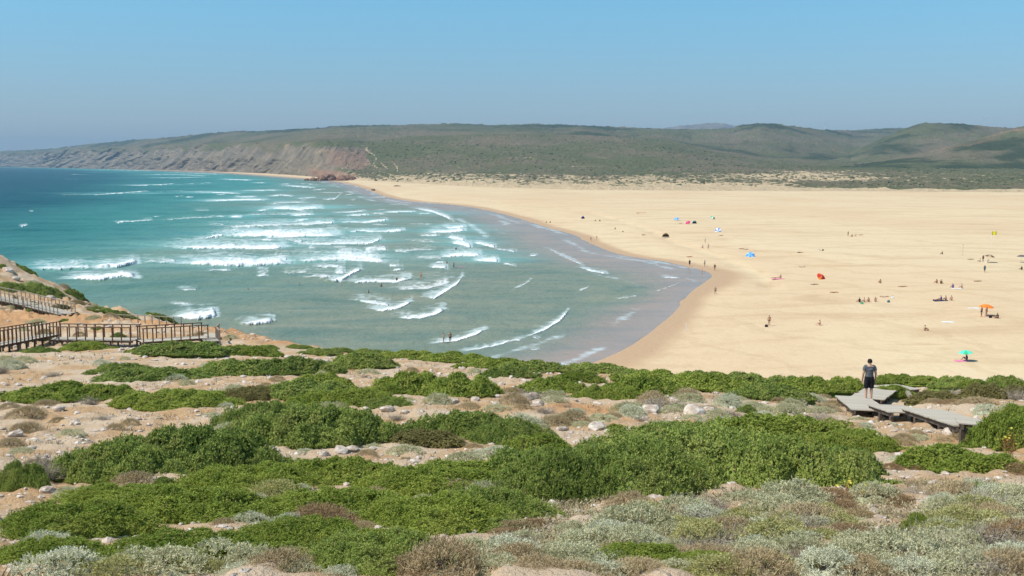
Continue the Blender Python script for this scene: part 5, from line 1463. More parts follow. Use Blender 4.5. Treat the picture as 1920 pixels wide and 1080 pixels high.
def figure(pose, fingers=False):
    """joint positions for a 1.75 m figure facing +Y, feet (or seat) on z = 0; returns body graph, clothing graphs."""
    J = {}
    if pose == 'stand':
        J = dict(pel=(0, 0, .93), wai=(0, .01, 1.08), che=(0, 0, 1.30), nec=(0, -.01, 1.46), nk2=(0, 0, 1.52), hea=(0, .02, 1.62), top=(0, .01, 1.70),
                 shl=(-.17, 0, 1.42), ell=(-.235, -.02, 1.14), wrl=(-.25, .04, .90), hal=(-.25, .06, .82), shr=(.17, 0, 1.42), elr=(.235, -.02, 1.14), wrr=(.25, .04, .90), har=(.25, .06, .82),
                 hil=(-.09, 0, .88), knl=(-.10, .02, .49), anl=(-.10, -.02, .09), tol=(-.12, .12, .035), hir=(.09, 0, .88), knr=(.10, .02, .49), anr=(.10, -.02, .09), tor=(.12, .12, .035))
    elif pose == 'walk':
        J = dict(pel=(0, 0, .92), wai=(0, .02, 1.07), che=(0, .02, 1.29), nec=(0, .02, 1.47), nk2=(0, .04, 1.54), hea=(0, .07, 1.63), top=(0, .06, 1.71),
                 shl=(-.17, .02, 1.41), ell=(-.235, -.07, 1.14), wrl=(-.245, .02, .91), hal=(-.24, .06, .84), shr=(.17, .02, 1.41), elr=(.235, .01, 1.13), wrr=(.25, .12, .92), har=(.25, .16, .86),
                 hil=(-.085, 0, .87), knl=(-.095, .14, .50), anl=(-.10, .10, .10), tol=(-.115, .24, .045), hir=(.085, 0, .87), knr=(.10, -.02, .48), anr=(.10, -.17, .10), tor=(.115, -.05, .035))
    elif pose == 'sit':
        J = dict(pel=(0, 0, .11), wai=(0, -.02, .27), che=(0, .02, .47), nec=(0, .06, .64), nk2=(0, .08, .70), hea=(0, .11, .80), top=(0, .10, .88),
                 shl=(-.17, .05, .58), ell=(-.25, .12, .36), wrl=(-.18, .32, .38), hal=(-.14, .39, .40), shr=(.17, .05, .58), elr=(.25, .12, .36), wrr=(.18, .32, .38), har=(.14, .39, .40),
                 hil=(-.10, .05, .12), knl=(-.14, .42, .42), anl=(-.14, .62, .08), tol=(-.15, .75, .04), hir=(.10, .05, .12), knr=(.14, .42, .42), anr=(.14, .62, .08), tor=(.15, .75, .04))
    else:  # lying on the back along +X
        J = dict(pel=(0, 0, .12), wai=(-.16, 0, .13), che=(-.38, 0, .14), nec=(-.56, 0, .13), nk2=(-.62, 0, .13), hea=(-.73, 0, .15), top=(-.81, 0, .14),
                 shl=(-.50, -.17, .13), ell=(-.24, -.28, .08), wrl=(-.02, -.30, .07), hal=(.07, -.30, .06), shr=(-.50, .17, .13), elr=(-.24, .28, .08), wrr=(-.02, .30, .07), har=(.07, .30, .06),
                 hil=(.06, -.09, .12), knl=(.45, -.12, .22), anl=(.82, -.12, .07), tol=(.88, -.13, .17), hir=(.06, .09, .12), knr=(.45, .12, .12), anr=(.84, .13, .07), tor=(.90, .14, .17))
    R = dict(pel=(.155, .115), wai=(.135, .105), che=(.165, .115), nec=(.085, .075), nk2=.06, hea=(.085, .10), top=.055, sh=.068, el=.05, wr=.036, ha=(.04, .022), hi=.092, kn=.062, an=.042, to=(.042, .028))
    E = [('pel', 'wai'), ('wai', 'che'), ('che', 'nec'), ('nec', 'nk2'), ('nk2', 'hea'), ('hea', 'top')]
    for s in 'lr':
        E += [('che', 'sh' + s), ('sh' + s, 'el' + s), ('el' + s, 'wr' + s), ('wr' + s, 'ha' + s), ('pel', 'hi' + s), ('hi' + s, 'kn' + s), ('kn' + s, 'an' + s), ('an' + s, 'to' + s)]
    if fingers:
        for s, sg in (('l', -1), ('r', 1)):
            h = Vector(J['ha' + s]); w = Vector(J['wr' + s]); d = (h - w).normalized()
            for i in range(4):
                k = f'f{i}{s}'; J[k] = h + d * (.075 + .015 * (1.5 - abs(i - 1.4))) + Vector((-.012 * sg, (i - 1.5) * .021, 0)); R[k] = .009
                k0 = f'g{i}{s}'; J[k0] = h + d * .03 + Vector((0, (i - 1.5) * .018, 0)); R[k0] = .010
                E += [('ha' + s, k0), (k0, k)]
            J['th' + s] = h + d * .01 + Vector((-.01 * sg, .055, 0)); R['th' + s] = .010; E.append(('wr' + s, 'th' + s))
    key = list(J)

    def rad(k): return R[k] if k in R else R[k[:2]]
    V = [J[k] for k in key]; ix = {k: i for i, k in enumerate(key)}
    body = (V, [(ix[a], ix[b]) for a, b in E], [rad(k) for k in key])

    segs = [(ix[p], ix[q], p, q) for p, q in E]
    return dict(graph=body, segs=segs, J=J, pose=pose)


def dress(fig, sub=1):
    """body mesh plus clothing cut from the same surface and lifted off it."""
    me = skin_mesh('body', *fig['graph'], sub=sub)
    n = len(me.vertices)
    co = np.empty(n * 3); me.vertices.foreach_get('co', co); co = co.reshape(-1, 3)
    no = np.empty(n * 3); me.vertices.foreach_get('normal', no); no = no.reshape(-1, 3)
    V = np.array([tuple(v) for v in fig['graph'][0]])
    best = np.full(n, 1e9); bone = np.zeros(n, int); bt = np.zeros(n)
    for k, (i, j, a, b) in enumerate(fig['segs']):
        A = V[i]; B = V[j]; d = B - A
        t = np.clip(((co - A) @ d) / (d @ d), 0, 1)
        r = np.linalg.norm(co - A - t[:, None] * d, axis=1)
        if a[:2] in ('pe', 'wa', 'ch') and b[:2] in ('wa', 'ch', 'ne'): r = r * .6
        m = r < best; best[m] = r[m]; bone[m] = k; bt[m] = t[m]
    nm = [(a[:2] if a[:-1] in ('sh', 'el', 'wr', 'ha', 'hi', 'kn', 'an') else a, b[:2] if b[:-1] in ('sh', 'el', 'wr', 'ha', 'hi', 'kn', 'an', 'to') else b) for _, _, a, b in fig['segs']]

    def pick(rule): return np.array([rule(nm[k], t) for k, t in zip(bone, bt)])
    torso = {('pel', 'wai'), ('wai', 'che'), ('che', 'nec'), ('che', 'sh')}
    fwd = Vector((0, 1, 0)) if fig['pose'] != 'lie' else Vector((0, 0, 1))
    hea = V[[i for i, j, a, b in fig['segs'] if a == 'hea'][0]]; top = V[[j for i, j, a, b in fig['segs'] if a == 'hea'][0]]
    up = (top - hea) / np.linalg.norm(top - hea); f = np.array(fwd[:])
    rel = co - hea; hu = rel @ up; hf = rel @ f
    ishead = pick(lambda e, t: e in (('hea', 'to'), ('nk2', 'hea')) and (e[0] == 'hea' or t > .35))
    hairm = ishead & ((hu > .05) | ((hf < .04) & (hu > -.085)))
    sets = dict(shirt=(pick(lambda e, t: (e in torso and not (e == ('che', 'nec') and t > .8)) or (e == ('sh', 'el') and t < .62) or (e == ('pel', 'hi') and t < .3)), .022),
                shorts=(pick(lambda e, t: e == ('pel', 'hi') or (e == ('hi', 'kn') and t < .88) or (e == ('pel', 'wai') and t < .55)), .030),
                trunks=(pick(lambda e, t: e == ('pel', 'hi') or (e == ('hi', 'kn') and t < .28) or (e == ('pel', 'wai') and t < .35)), .014),
                hair=(hairm, .022))
    out = dict(body=me)
    polys = [tuple(p.vertices) for p in me.polygons]
    for k, (m, lift) in sets.items():
        fs = [p for p in polys if sum(m[v] for v in p) >= len(p) * .5 + .01]
        used = sorted({v for p in fs for v in p}); mp = {v: i for i, v in enumerate(used)}
        g = bpy.data.meshes.new(k); g.from_pydata([tuple(co[v] + no[v] * lift) for v in used], [], [tuple(mp[v] for v in p) for p in fs]); g.update()
        for p in g.polygons: p.use_smooth = True
        out[k] = g
    return out


FIG = {}
for pose in ('stand', 'walk', 'sit', 'lie'):
    FIG[pose] = dress(figure(pose))
M_SKIN = simple('tanned_skin', (0.42, 0.235, 0.145), .6, .3)
M_SKIN2 = simple('fair_skin', (0.55, 0.33, 0.225), .6, .3)
M_HAIR = simple('dark_hair', (0.018, 0.013, 0.010), .6)
M_HAIRB = simple('brown_hair', (0.10, 0.055, 0.028), .6)
CLOTH = {k: simple(k + '_cloth', c, .85) for k, c in dict(black=(.015, .015, .02), navy=(.02, .03, .09), red=(.55, .04, .03), white=(.8, .8, .78), blue=(.08, .25, .62), sky=(.22, .52, .85), green=(.04, .45, .22), mint=(.12, .70, .45), orange=(.85, .22, .03),
                                                          pink=(.80, .25, .38), purple=(.16, .11, .38), teal=(.03, .16, .18), grey=(.12, .125, .14), cream=(.72, .62, .40), yellow=(.85, .75, .05), brown=(.16, .09, .05), magenta=(.6, .08, .3), tan=(.45, .33, .20)).items()}


def person(pose, loc, yaw, label, top=None, low='black', skin=0, group=None, scale=1.0, long=False):
    o = thing('person', label, 'person', loc, (0, 0, yaw), group, (scale,) * 3)
    f = FIG[pose]
    link('body', f['body'], (M_SKIN, M_SKIN2)[skin], o)
    link('hair', f['hair'], (M_HAIR, M_HAIRB)[skin], o)
    if top: link('shirt', f['shirt'], CLOTH[top], o)
    link('shorts' if long else 'swimwear', f['shorts' if long else 'trunks'], CLOTH[low], o)
    return o


# the man walking down the boardwalk, seen from behind
g_ = dress(figure('stand', True), 3)
mp_ = at(1628, 752.5, 40.6)
man = thing('person', 'man in dark grey T-shirt and black shorts walking barefoot down the boardwalk', 'person', mp_, (0, 0, -0.12))
man.scale = (1.04, 1.04, 1.04)
t = NT('grey_tee'); nz = t.noise(t.obj(), 9, 4)
M_TEE = t.done(t.bsdf(t.mix(nz, (0.085, 0.092, 0.105), (0.15, 0.16, 0.178)), .9, .1, t.bump(nz, .6, .03)))
link('body', g_['body'], M_SKIN2, man)
link('hair', g_['hair'], M_HAIR, man)
sh_me = g_['shirt']
shirt = link('shirt', sh_me, M_TEE, man)
link('shorts', g_['shorts'], CLOTH['black'], man)
# pale print across the shoulders, laid on the cloth
def shirt_print():
    from mathutils.bvhtree import BVHTree
    bv = BVHTree.FromPolygons([v.co for v in sh_me.vertices], [tuple(p.vertices) for p in sh_me.polygons])
    V, Fc = [], []
    xs = np.linspace(-.07, .09, 26)
    for i, x in enumerate(xs):
        for zz in (1.318 + .10 * x + .012 * math.sin(i * 1.9), 1.338 + .10 * x + .008 * math.sin(i * 2.7)):
            h = bv.ray_cast(Vector((x, -1, zz)), Vector((0, 1, 0)))
            V.append((h[0] if h[0] else Vector((x, -.13, zz))) + Vector((0, -.004, 0)))
    for i in range(len(xs) - 1):
        if i % 6 != 5: Fc.append((2 * i, 2 * i + 2, 2 * i + 3, 2 * i + 1))
    me = mesh_np('print', np.array([tuple(v) for v in V]), np.array(Fc))
    link('print', me, simple('pale_print', (.55, .62, .78), .8), shirt)


shirt_print()
pp = at(28, 578, 122.5); pp.z += .02
person('stand', pp, .4, 'person in tan clothes standing on the upper grey railed boardwalk', 'tan', 'cream', 0, None, 1.0, True)

# ------------------------------------------------------------------ things on the beach
def umbrella(px, py, label, cols, tiltx=0.0, tilty=0.0, R=1.0, H=1.9, low=False):
    p = on_beach(px, py)
    o = thing('beach_umbrella', label, 'umbrella', p, (tiltx, tilty, 0))
    V, Fc = [], []
    n = 8
    pole = link('pole', cyl_mesh(), CLOTH['white'], o); pole.scale = (.025, .025, H)
    for k in range(n):
        vv = []; ff = []
        for j in range(4):
            r = R * j / 3; z = H - .10 - .38 * R * (j / 3) ** 1.7
            for a in (0, .5, 1):
                th = (k + a) * 2 * math.pi / n; rr = r * (1 - .04 * (a == .5) * (j == 3))
                vv.append((rr * math.cos(th), rr * math.sin(th), z + (.03 * (a == .5) * j / 3)))
        for j in range(3):
            for a in range(2): b = j * 3 + a; ff.append((b, b + 1, b + 4, b + 3))
        link('canopy_panel', mesh_np('canopy_panel', np.array(vv), np.array(ff), True), CLOTH[cols[k % len(cols)]], o)
    return o


_cyl = None


def cyl_mesh():
    global _cyl
    if _cyl is None:
        bm = bmesh.new(); bmesh.ops.create_cone(bm, cap_ends=True, segments=8, radius1=1, radius2=1, depth=1); bmesh.ops.translate(bm, vec=(0, 0, .5), verts=bm.verts)
        _cyl = bpy.data.meshes.new('pole'); bm.to_mesh(_cyl); bm.free()
    return _cyl


def towel(px, py, col, label, w=1.9, d=.9, yaw=0.0, group=None):
    p = on_beach(px, py); V = []; rng = random.Random(px)
    for j in range(5):
        for i in range(9): V.append(((i / 8 - .5) * w, (j / 4 - .5) * d, .03 + .02 * rng.random()))
    o = link('towel', mesh_np('towel', np.array(V), grid_faces(5, 9), True), CLOTH[col], None, p, (0, 0, yaw)); sol = o.modifiers.new('t', 'SOLIDIFY'); sol.thickness = .02
    return tag(o, label, 'towel', group)


def bag(px, py, col, label):
    p = on_beach(px, py)
    bm = bmesh.new(); bmesh.ops.create_cube(bm, size=1); bmesh.ops.scale(bm, vec=(.55, .35, .38), verts=bm.verts)
    for v in bm.verts:
        if v.co.z > 0: v.co.x *= .8; v.co.y *= .4
    bmesh.ops.bevel(bm, geom=list(bm.edges), offset=.07, segments=2, affect='EDGES'); bmesh.ops.translate(bm, vec=(0, 0, .19), verts=bm.verts)
    me = bpy.data.meshes.new('bag'); bm.to_mesh(me); bm.free()
    o = thing('beach_bag', label, 'bag', p); link('bag_body', me, CLOTH[col], o)
    V, E = [], []
    for i in range(7): a = math.pi * i / 6; V.append((.18 * math.cos(a), 0, .34 + .16 * math.sin(a)))
    link('strap', skin_mesh('strap', V, [(i, i + 1) for i in range(6)], [.015] * 7, 0), CLOTH['brown'], o)


def shelter(px, py, cols, label, W=2.0, H=1.15, yaw=0.0):
    """a low pop-up beach shelter: half dome of cloth panels with an open front and floor."""
    p = on_beach(px, py); o = thing('beach_shelter', label, 'shelter', p, (0, 0, yaw))
    n = 4
    for k in range(n):
        vv, ff = [], []
        for i in range(3):
            th = math.pi * (k + i / 2) / n
            for j in range(7):
                ph = math.pi * j / 6
                vv.append((W / 2 * math.cos(ph), .75 * math.sin(th) * math.sin(ph) * 0 + .75 * math.sin(ph) * math.cos(th), H * math.sin(ph) * math.sin(th) * .98 + .02))
        for i in range(2):
            for j in range(6): b = i * 7 + j; ff.append((b, b + 1, b + 8, b + 7))
        if k < 3: link('cloth_panel', mesh_np('cloth_panel', np.array(vv), np.array(ff), True), CLOTH[cols[k % len(cols)]], o)
    link('floor', mesh_np('floor', np.array([(-W / 2, -.7, .03), (W / 2, -.7, .03), (W / 2, .7, .03), (-W / 2, .7, .03)]), np.array([[0, 1, 2, 3]])), CLOTH['grey'], o)
    return o


def board(p, col, label, yaw, stand=False):
    V = []
    n = 11
    for i in range(n):
        t = i / (n - 1); w = .27 * math.sin(math.pi * (0.06 + .90 * t)) ** .6
        z = .03 + .12 * max(0, t - .75) ** 1.5 * 4
        V += [((t - .5) * 2.1, -w, z), ((t - .5) * 2.1, 0, z + .05), ((t - .5) * 2.1, w, z), ((t - .5) * 2.1, 0, z - .03)]
    F = []
    for i in range(n - 1):
        for k in range(4): F.append((4 * i + k, 4 * i + (k + 1) % 4, 4 * i + 4 + (k + 1) % 4, 4 * i + 4 + k))
    o = thing('surfboard', label, 'surfboard', p, (0, 0, yaw))
    link('deck', mesh_np('deck', np.array(V), np.array(F), True), CLOTH[col], o)
    fin = mesh_np('fin', np.array([(-.95, 0, -.02), (-.75, 0, -.02), (-.97, 0, -.16), (-.95, .012, -.02), (-.75, .012, -.02), (-.97, .012, -.16)]), np.array([(0, 1, 2), (5, 4, 3)]))
    link('fin', fin, CLOTH['grey'], o)
    return o


def chair(px, py, col, label, yaw=0.0):
    p = on_beach(px, py); o = thing('beach_chair', label, 'chair', p, (0, 0, yaw))
    for s in (-1, 1):
        bar('leg', (.3 * s, -.25, 0), (.3 * s, .3, .42), .035, .035, CLOTH['white'], o); bar('leg', (.3 * s, .25, 0), (.3 * s, -.3, .40), .035, .035, CLOTH['white'], o)
    link('seat', mesh_np('seat', np.array([(-.3, .3, .42), (.3, .3, .42), (.3, -.2, .34), (-.3, -.2, .34)]), np.array([[0, 1, 2, 3]])), CLOTH[col], o)
    link('backrest', mesh_np('backrest', np.array([(-.3, -.2, .34), (.3, -.2, .34), (.3, -.5, .95), (-.3, -.5, .95)]), np.array([[0, 1, 2, 3]])), CLOTH[col], o)


def bp(pose, px, py, yaw, label, **k): return person(pose, on_beach(px, py), yaw, label, **k)


R90 = math.pi / 2
# near the water's edge
bp('walk', 1108, 453, 2.2, 'left of two people walking along the far waterline', low='navy')
bp('walk', 1119, 451, 2.0, 'right of two people walking along the far waterline', top='tan', low='brown', skin=1)
bp('stand', 1293, 499, 2.6, 'person in dark wetsuit beside a white board at the waterline', top='black', low='black', long=True)
board(on_beach(1299, 504) + Vector((0, 0, .05)), 'white', 'white surfboard lying at the waterline below the wetsuited person', .3)
bp('stand', 1321, 500, .5, 'person in white shirt standing just above the waterline', top='white', low='grey', skin=1)
bp('walk', 1340, 508, 3.0, 'person in brown standing at the tip of the wet sand', top='brown', low='brown')
bp('walk', 1341, 553, 3.2, 'lone bather in tan walking near the tip of the lagoon', low='navy', skin=1)
bp('stand', 1316, 514, 2.0, 'small wader in pink standing in the shallow tip of the water', low='pink', skin=1, scale=.8)
bp('stand', 1322, 456, 1.0, 'standing bather in white in the trio mid beach', top='white', low='grey', skin=1)
bp('sit', 1318, 465, 1.0, 'seated bather of the trio mid beach', low='blue', skin=1)
bp('walk', 1328, 468, .3, 'dark haired walker of the trio mid beach', top='white', low='black')
bp('lie', 1293, 482, .1, 'tanned sunbather lying closest to the waterline curve', low='red')
bp('stand', 1442, 611, 2.9, 'thin bather standing beside a dark bag on the near sand', low='brown')
bag(1437, 613, 'black', 'dark bag at the foot of the bather on near sand')
bp('sit', 1538, 610, 1.2, 'lone sitter in pink on the near sand right of standing bather', low='pink', skin=1)
bp('sit', 1733, 620, 4.8, 'lone sitter with orange top halfway to the orange umbrella', top='tan', low='red', skin=1)
# far group along the top of the beach
bp('sit', 1025, 418, 1.4, 'left of two dark sitters on the sand nearest the sea', top='navy', low='black')
bp('sit', 1032, 418, 1.0, 'right of two dark sitters on the sand nearest the sea', top='brown', low='black')
shelter(1093, 410, ['purple', 'navy'], 'small purple beach shelter on the far sand', 1.6, 1.3)
bp('sit', 1117, 415, 1.0, 'left of two sitters right of the purple shelter', low='black'); bp('sit', 1124, 415, 5.2, 'right of two sitters right of the purple shelter', top='brown', low='black')
towel(1203, 399, 'red', 'long red cloth spread on the far sand', 5.0, 2.2, .15); bp('lie', 1196, 400, .3, 'sunbather lying on the long red cloth', low='red')
towel(1150, 430, 'cream', 'cream towel alone on the far sand', 3.2, 1.2); bp('sit', 1154, 430, 1.0, 'small sitter at the end of the cream towel', low='brown'); bag(1168, 435, 'brown', 'brown bag right of the cream towel')
bp('lie', 1207, 441, .2, 'dark sunbather left of the brown shelter', low='black', top='black')
shelter(1248, 444, ['brown', 'tan'], 'brown beach shelter in the middle of the far sand', 2.6, 1.3, .2)
umbrella(1269, 414, 'blue umbrella leftmost of the far umbrella row', ['blue', 'sky'], .35, -.2, 1.2, 1.5)
bp('lie', 1276, 419, .2, 'sunbather below the leftmost blue umbrella', low='black')
umbrella(1291, 420, 'red umbrella in the far umbrella row', ['red', 'magenta'], .45, -.5, 1.1, 1.3)
shelter(1302, 419, ['teal', 'grey'], 'dark teal shelter touching the red umbrella', 1.9, 1.2)
umbrella(1335, 411, 'green umbrella at the right end of the far umbrella row', ['green', 'green', 'white'], .4, .3, 1.1, 1.4)
towel(1327, 411, 'white', 'white towel left of the far green umbrella', 2.2, 1.4); bp('sit', 1340, 411, 1.0, 'sitter beside the far green umbrella', top='green', low='black')
umbrella(1347, 434, 'blue and white umbrella tilted on its side', ['blue', 'white'], 1.0, -.8, 1.2, 1.1)
bp('lie', 1352, 442, .1, 'sunbather below the tilted blue and white umbrella', low='brown')
bp('lie', 1390, 467, .1, 'left sunbather above the light blue shelter', low='black'); bp('lie', 1399, 468, .15, 'right sunbather above the light blue shelter', low='brown', skin=1)
umbrella(1407, 481, 'light blue umbrella planted low on the sand', ['sky', 'blue'], .7, -.35, 1.2, 1.0); bp('sit', 1414, 481, 1.0, 'sitter in the shade of the light blue umbrella', low='black', top='brown')
bp('lie', 1453, 522, .05, 'left of two sunbathers on a pink towel', low='black'); bp('sit', 1464, 522, .6, 'right of two sunbathers on a pink towel', low='red', skin=1); towel(1459, 523, 'pink', 'pink towel under two sunbathers', 3, 1.2)
# middle of the dry sand
bp('lie', 1500, 474, 0, 'dark sunbather left of the dark folding chair', top='black', low='black')
chair(1537, 470, 'brown', 'dark folding chair facing left on open sand', 1.2); bag(1543, 470, 'brown', 'brown bag beside the dark folding chair')
bp('stand', 1590, 443, .5, 'standing bather at the left end of far group', low='brown'); bp('sit', 1598, 444, .5, 'first sitter right of the standing bather in far group', low='brown'); bp('sit', 1605, 443, 1.5, 'middle sitter in far group', low='white', skin=1); bp('lie', 1614, 441, .3, 'sunbather at the right end of far group', low='brown')
bp('lie', 1504, 501, 0, 'pale sunbather lying left of the red umbrella', low='white', skin=1)
umbrella(1536, 523, 'red umbrella tilted low on the middle sand', ['red', 'red', 'orange'], .75, .5, 1.05, 1.2); bp('sit', 1542, 523, 1.0, 'sitter under the low red umbrella', low='black')
bp('lie', 1527, 534, 0, 'sunbather lying just below the low red umbrella', low='black'); bp('lie', 1564, 549, 0, 'sunbather lying below and right of the red umbrella', low='red')
bp('sit', 1651, 531, .3, 'lone sitter in the middle of the sand', low='brown')
bp('lie', 1692, 538, 0, 'slim sunbather lying right of the lone sitter', low='brown')
for i, (a, c, l) in enumerate(((1612, 'black', 'dark haired sitter at the left end of the four friends'), (1621, 'red', 'second from left of the four friends sitting'), (1629, 'magenta', 'third from left of the four friends sitting'), (1641, 'brown', 'upright sitter at right end of the four friends'))):
    bp('sit', a, 567 - i * .5, .6 + i * .8, l, low=c, top='black' if i == 0 else None, skin=i % 2)
bag(1616, 570, 'green', 'green bag at the left end of the four friends')
bag(1674, 559, 'white', 'white bag on sand right of the four friends'); bp('lie', 1658, 557, 0, 'pale sunbather right of the four friends', low='white', skin=1); bag(1666, 567, 'teal', 'dark teal bag below the white bag')
bp('sit', 1757, 531, .6, 'left of two sitters above the party on towels', low='black'); bp('sit', 1764, 532, 5.4, 'right of two sitters above the party on towels', low='black', top='brown')
bp('sit', 1787, 540, .4, 'sitter in purple on a white towel', top='purple', low='purple'); towel(1794, 541, 'white', 'white towel beside the sitter in purple', 2, 1); bp('sit', 1804, 540, 1.4, 'sitter right of the white towel leaning back', low='brown', skin=1)
bp('lie', 1833, 528, 0, 'sunbather lying alone right of the purple sitter', low='brown')
for i, (a, c, l) in enumerate(((1757, 'black', 'leftmost of the party of four on dark towels'), (1765, 'grey', 'second from left of the party of four on dark towels'), (1774, 'brown', 'third from left of the party of four on dark towels'), (1784, 'purple', 'rightmost of the party of four on dark towels'))):
    bp('lie' if i == 0 else 'sit', a, 563, .2 + i * .7, l, low=c, top='purple' if i == 1 else None, skin=i % 2)
towel(1766, 564, 'navy', 'dark towel under the party of four', 3, 1.2)
bp('sit', 1767, 477, 1.5, 'lone dark sitter left of the straw umbrella', top='black', low='black')
umbrella(1853, 492, 'dark straw umbrella over white chairs on the right', ['brown', 'tan'], .1, .1, 1.3, 2.1); chair(1850, 493, 'white', 'white beach chair under the straw umbrella', .4)
bp('sit', 1838, 491, .8, 'sitter left of the straw umbrella', top='white', low='black'); bp('stand', 1843, 491, .2, 'person standing at the left side of the straw umbrella', top='brown', low='black'); bp('lie', 1820, 487, 0, 'sunbather stretched out left of the straw umbrella', low='black')
bp('stand', 1846, 511, .1, 'person in dark teal standing below the straw umbrella', top='teal', low='teal', long=True)
o = thing('flag_pole', 'yellow flag on a thin pole above the straw umbrella', 'flag', on_beach(1858, 460)); q = link('pole', cyl_mesh(), CLOTH['white'], o); q.scale = (.035, .035, 4.2)
fl = np.array([(.03 + i * .3, .10 * math.sin(i * 1.3), 3.1 + j * .55) for j in range(3) for i in range(6)]); link('flag', mesh_np('flag', fl, grid_faces(3, 6), True), CLOTH['yellow'], o)
o = thing('marker_pole', 'thin bare pole left of the straw umbrella', 'pole', on_beach(1805, 480)); q = link('pole', cyl_mesh(), CLOTH['tan'], o); q.scale = (.04, .04, 3.0); q2 = link('pole_cap', cyl_mesh(), CLOTH['brown'], o, (0, 0, 3.0)); q2.scale = (.07, .07, .12)
umbrella(1915, 492, 'dark brown umbrella cut by the right edge', ['brown', 'grey'], 0, 0, 1.2, 2.0); bp('sit', 1916, 506, .5, 'sitter in black at the right edge below the brown umbrella', top='black', low='black')
umbrella(1847, 592, 'orange umbrella standing on the near right sand', ['orange'], .1, .05, 1.15, 2.0)
bp('stand', 1840, 594, .6, 'person in dark swimwear standing left of the orange umbrella', low='navy'); bp('stand', 1849, 594, 3.6, 'person in orange standing under the orange umbrella', low='orange', skin=1)
towel(1826, 578, 'white', 'white towel left of the orange umbrella', 1.9, .9); towel(1852, 565, 'cream', 'small cream towel above the orange umbrella', 1.4, .8)
bag(1857, 596, 'black', 'black bag right of the orange umbrella'); bp('sit', 1871, 597, 1.6, 'dark sitter at far right of the orange umbrella', top='black', low='black'); bag(1868, 596, 'brown', 'brown bag beside the dark sitter near orange umbrella')
towel(1778, 604, 'white', 'white towel lying alone on the near sand', 1.9, 1.0)
umbrella(1811, 677, 'mint green umbrella over a pink towel nearest the headland', ['mint', 'mint', 'green'], .06, -.1, .85, 1.5); towel(1805, 677, 'pink', 'pink towel under the mint green umbrella', 1.9, 1.1); bp('sit', 1813, 676, 1.0, 'sitter in black under the mint green umbrella', top='black', low='magenta')
o = thing('marker_pole', 'short white marker pole on the sand near the water', 'pole', on_beach(1287, 621)); q = link('pole', cyl_mesh(), CLOTH['white'], o); q.scale = (.05, .05, 1.3); q2 = link('pole_cap', cyl_mesh(), CLOTH['cream'], o, (0, 0, 1.3)); q2.scale = (.08, .08, .08)

# bathers in the sea: feet on the sand below, water to the waist
def bather(px, py, label, depth=.85, **k):
    p = at_z(px, py, 0.0); p.z = -depth
    return person('stand', p, random.uniform(0, 6.2), label, **k)


random.seed(4)
bather(851, 502, 'surfer in black wetsuit standing in the shallows', .35, top='black', low='black', long=True)
board(at_z(864, 501, .12), 'pink', 'pink surfboard floating beside the surfer in black', .1)
bather(838, 494, 'bather up to the chest seaward of the surfer', 1.1, low='black')
bather(855, 468, 'bather in the white water of the shore break', .9, top='black', low='black')
bather(691, 552, 'red clad bather in front of the breaking wave', .8, top=None, low='red', skin=1)
bather(715, 538, 'bather between two low waves near the middle', .8, low='black', skin=1)
bather(744, 526, 'bather at the right end of the breaking wave', .9, top='black', low='black')
bather(789, 518, 'pale bather right of the breaking wave', .7, low='orange', skin=1)
bather(640, 536, 'bather left of the red clad bather', 1.0, low='black', skin=1)
bather(562, 533, 'leftmost bather out in the turquoise water', 1.2, low='black', skin=1)
bather(465, 543, 'swimmer alone in the green water near the headland', 1.3, low='black')
bather(844, 641, 'bather standing in the thin swash line nearest the headland', .2, low='black')
bather(832, 643, 'bather left of the one in the thin swash line', .2, low='brown')

# two wind turbines far away behind the hills
M_TUR = simple('turbine_white', (.75, .77, .8), .6)


def turbine(px, py, D, label, a0):
    top = at(px, py, D); base = top - Vector((0, 0, 75))
    o = thing('wind_turbine', label, 'wind turbine', base)
    bm = bmesh.new(); bmesh.ops.create_cone(bm, cap_ends=True, segments=10, radius1=2.4, radius2=1.3, depth=75); bmesh.ops.translate(bm, vec=(0, 0, 37.5), verts=bm.verts)
    me = bpy.data.meshes.new('tower'); bm.to_mesh(me); bm.free(); link('tower', me, M_TUR, o)
    n = link('nacelle', UNIT, M_TUR, o, (0, 1.5, 76)); n.scale = (3.2, 8, 3.2)
    for k in range(3):
        a = a0 + k * 2.094
        V = np.array([(-.9, -3, 2), (.9, -3, 2), (1.4, -3, 9), (.25, -3, 34), (-.25, -3, 34), (-.9, -2.4, 2), (.9, -2.4, 2), (1.4, -2.4, 9), (.25, -2.8, 34), (-.25, -2.8, 34)])
        me = bpy.data.meshes.new('blade'); me.from_pydata([tuple(v) for v in V], [], [(4, 3, 2, 1, 0), (5, 6, 7, 8, 9), (0, 1, 6, 5), (1, 2, 7, 6), (2, 3, 8, 7), (3, 4, 9, 8), (4, 0, 5, 9)]); me.update()
        link('blade', me, M_TUR, o, (0, 0, 76), (0, a, 0))


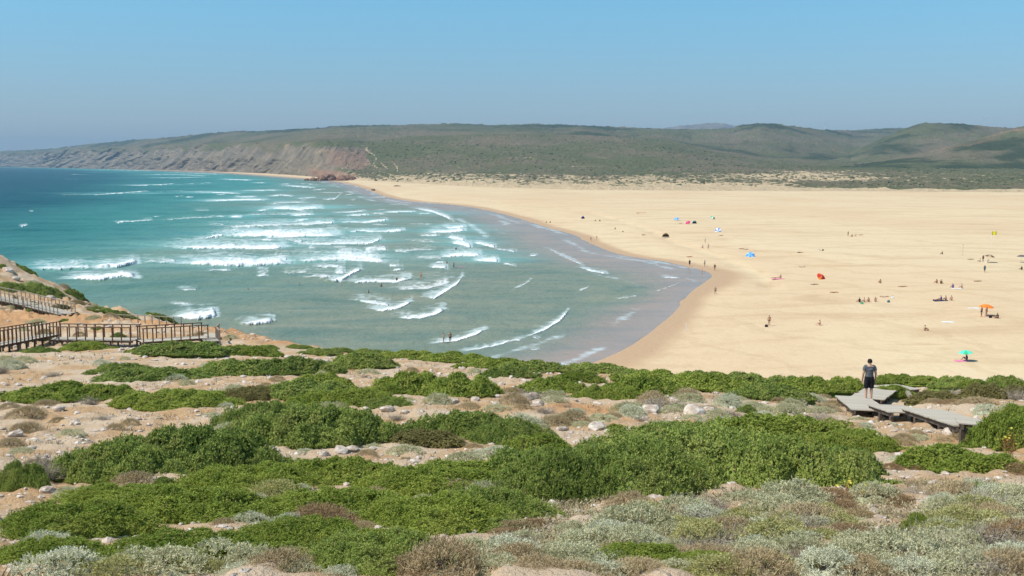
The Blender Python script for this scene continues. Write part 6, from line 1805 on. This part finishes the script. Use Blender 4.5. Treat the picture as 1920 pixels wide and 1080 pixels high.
turbine(1548, 231, 6500, 'left of two faint wind turbines on the skyline', .4)
turbine(1846, 224, 6500, 'right of two faint wind turbines on the skyline', 1.1)

# ------------------------------------------------------------------ labels of the plants and rocks, by kind and by the place they grow
ORD = ['first', 'second', 'third', 'fourth', 'fifth', 'sixth', 'seventh', 'eighth', 'ninth', 'tenth', 'eleventh', 'twelfth', 'thirteenth', 'fourteenth', 'fifteenth', 'sixteenth', 'seventeenth', 'eighteenth', 'nineteenth', 'twentieth',
       'twenty-first', 'twenty-second', 'twenty-third', 'twenty-fourth', 'twenty-fifth', 'twenty-sixth', 'twenty-seventh', 'twenty-eighth', 'twenty-ninth', 'thirtieth']


def zone(px, py):
    if px < 470 and py < 628: return 'on the lower headland left'
    if px < 560 and py < 682: return 'just below the railed boardwalk'
    if px < 1000 and py < 780: return ('on the rocky slope at far left' if px < 330 else 'on the rocky slope left of centre' if px < 660 else 'on the rocky slope near centre')
    if py < 760 and px < 1560: return 'along the ridge before the beach' if py < 728 else 'on the bare strip below the ridge'
    if px >= 1540 and py < 835: return 'around the low grey boardwalk'
    if py < 835: return 'on the bare strip above the big junipers' if px > 1000 else 'above the big left junipers'
    if px < 1000 and py < 915: return 'in the middle band at left' if px < 500 else 'in the middle band at centre'
    if py < 945: return 'before the walker below the boardwalk' if px > 1640 else 'in the big middle thicket'
    if px < 500: return 'in the bottom left corner' if py > 1010 else 'in the lower left mass'
    if px < 980: return 'along the bottom left of centre' if py > 1010 else 'in the lower centre mass'
    if px < 1450: return 'along the bottom right of centre' if py > 1015 else 'below the big middle thicket'
    return 'in the bottom right corner' if py > 1015 else 'in the scrub at lower right'


groups = {}
for o, px, py, d in PLANTS: groups.setdefault((d, zone(px, py)), []).append((px, py, o))
for (d, zn), L in groups.items():
    L.sort(key=lambda a: (a[0], a[1]))
    for i, (px, py, o) in enumerate(L):
        lab = f'{d} {zn}' if len(L) == 1 else (f'leftmost {d} {zn}' if i == 0 else f'rightmost {d} {zn}' if i == len(L) - 1 else f'{d} {zn}, {ORD[i]} from left')
        o['label'] = lab
        o['group'] = d + ('es' if d.endswith('sh') else 's')
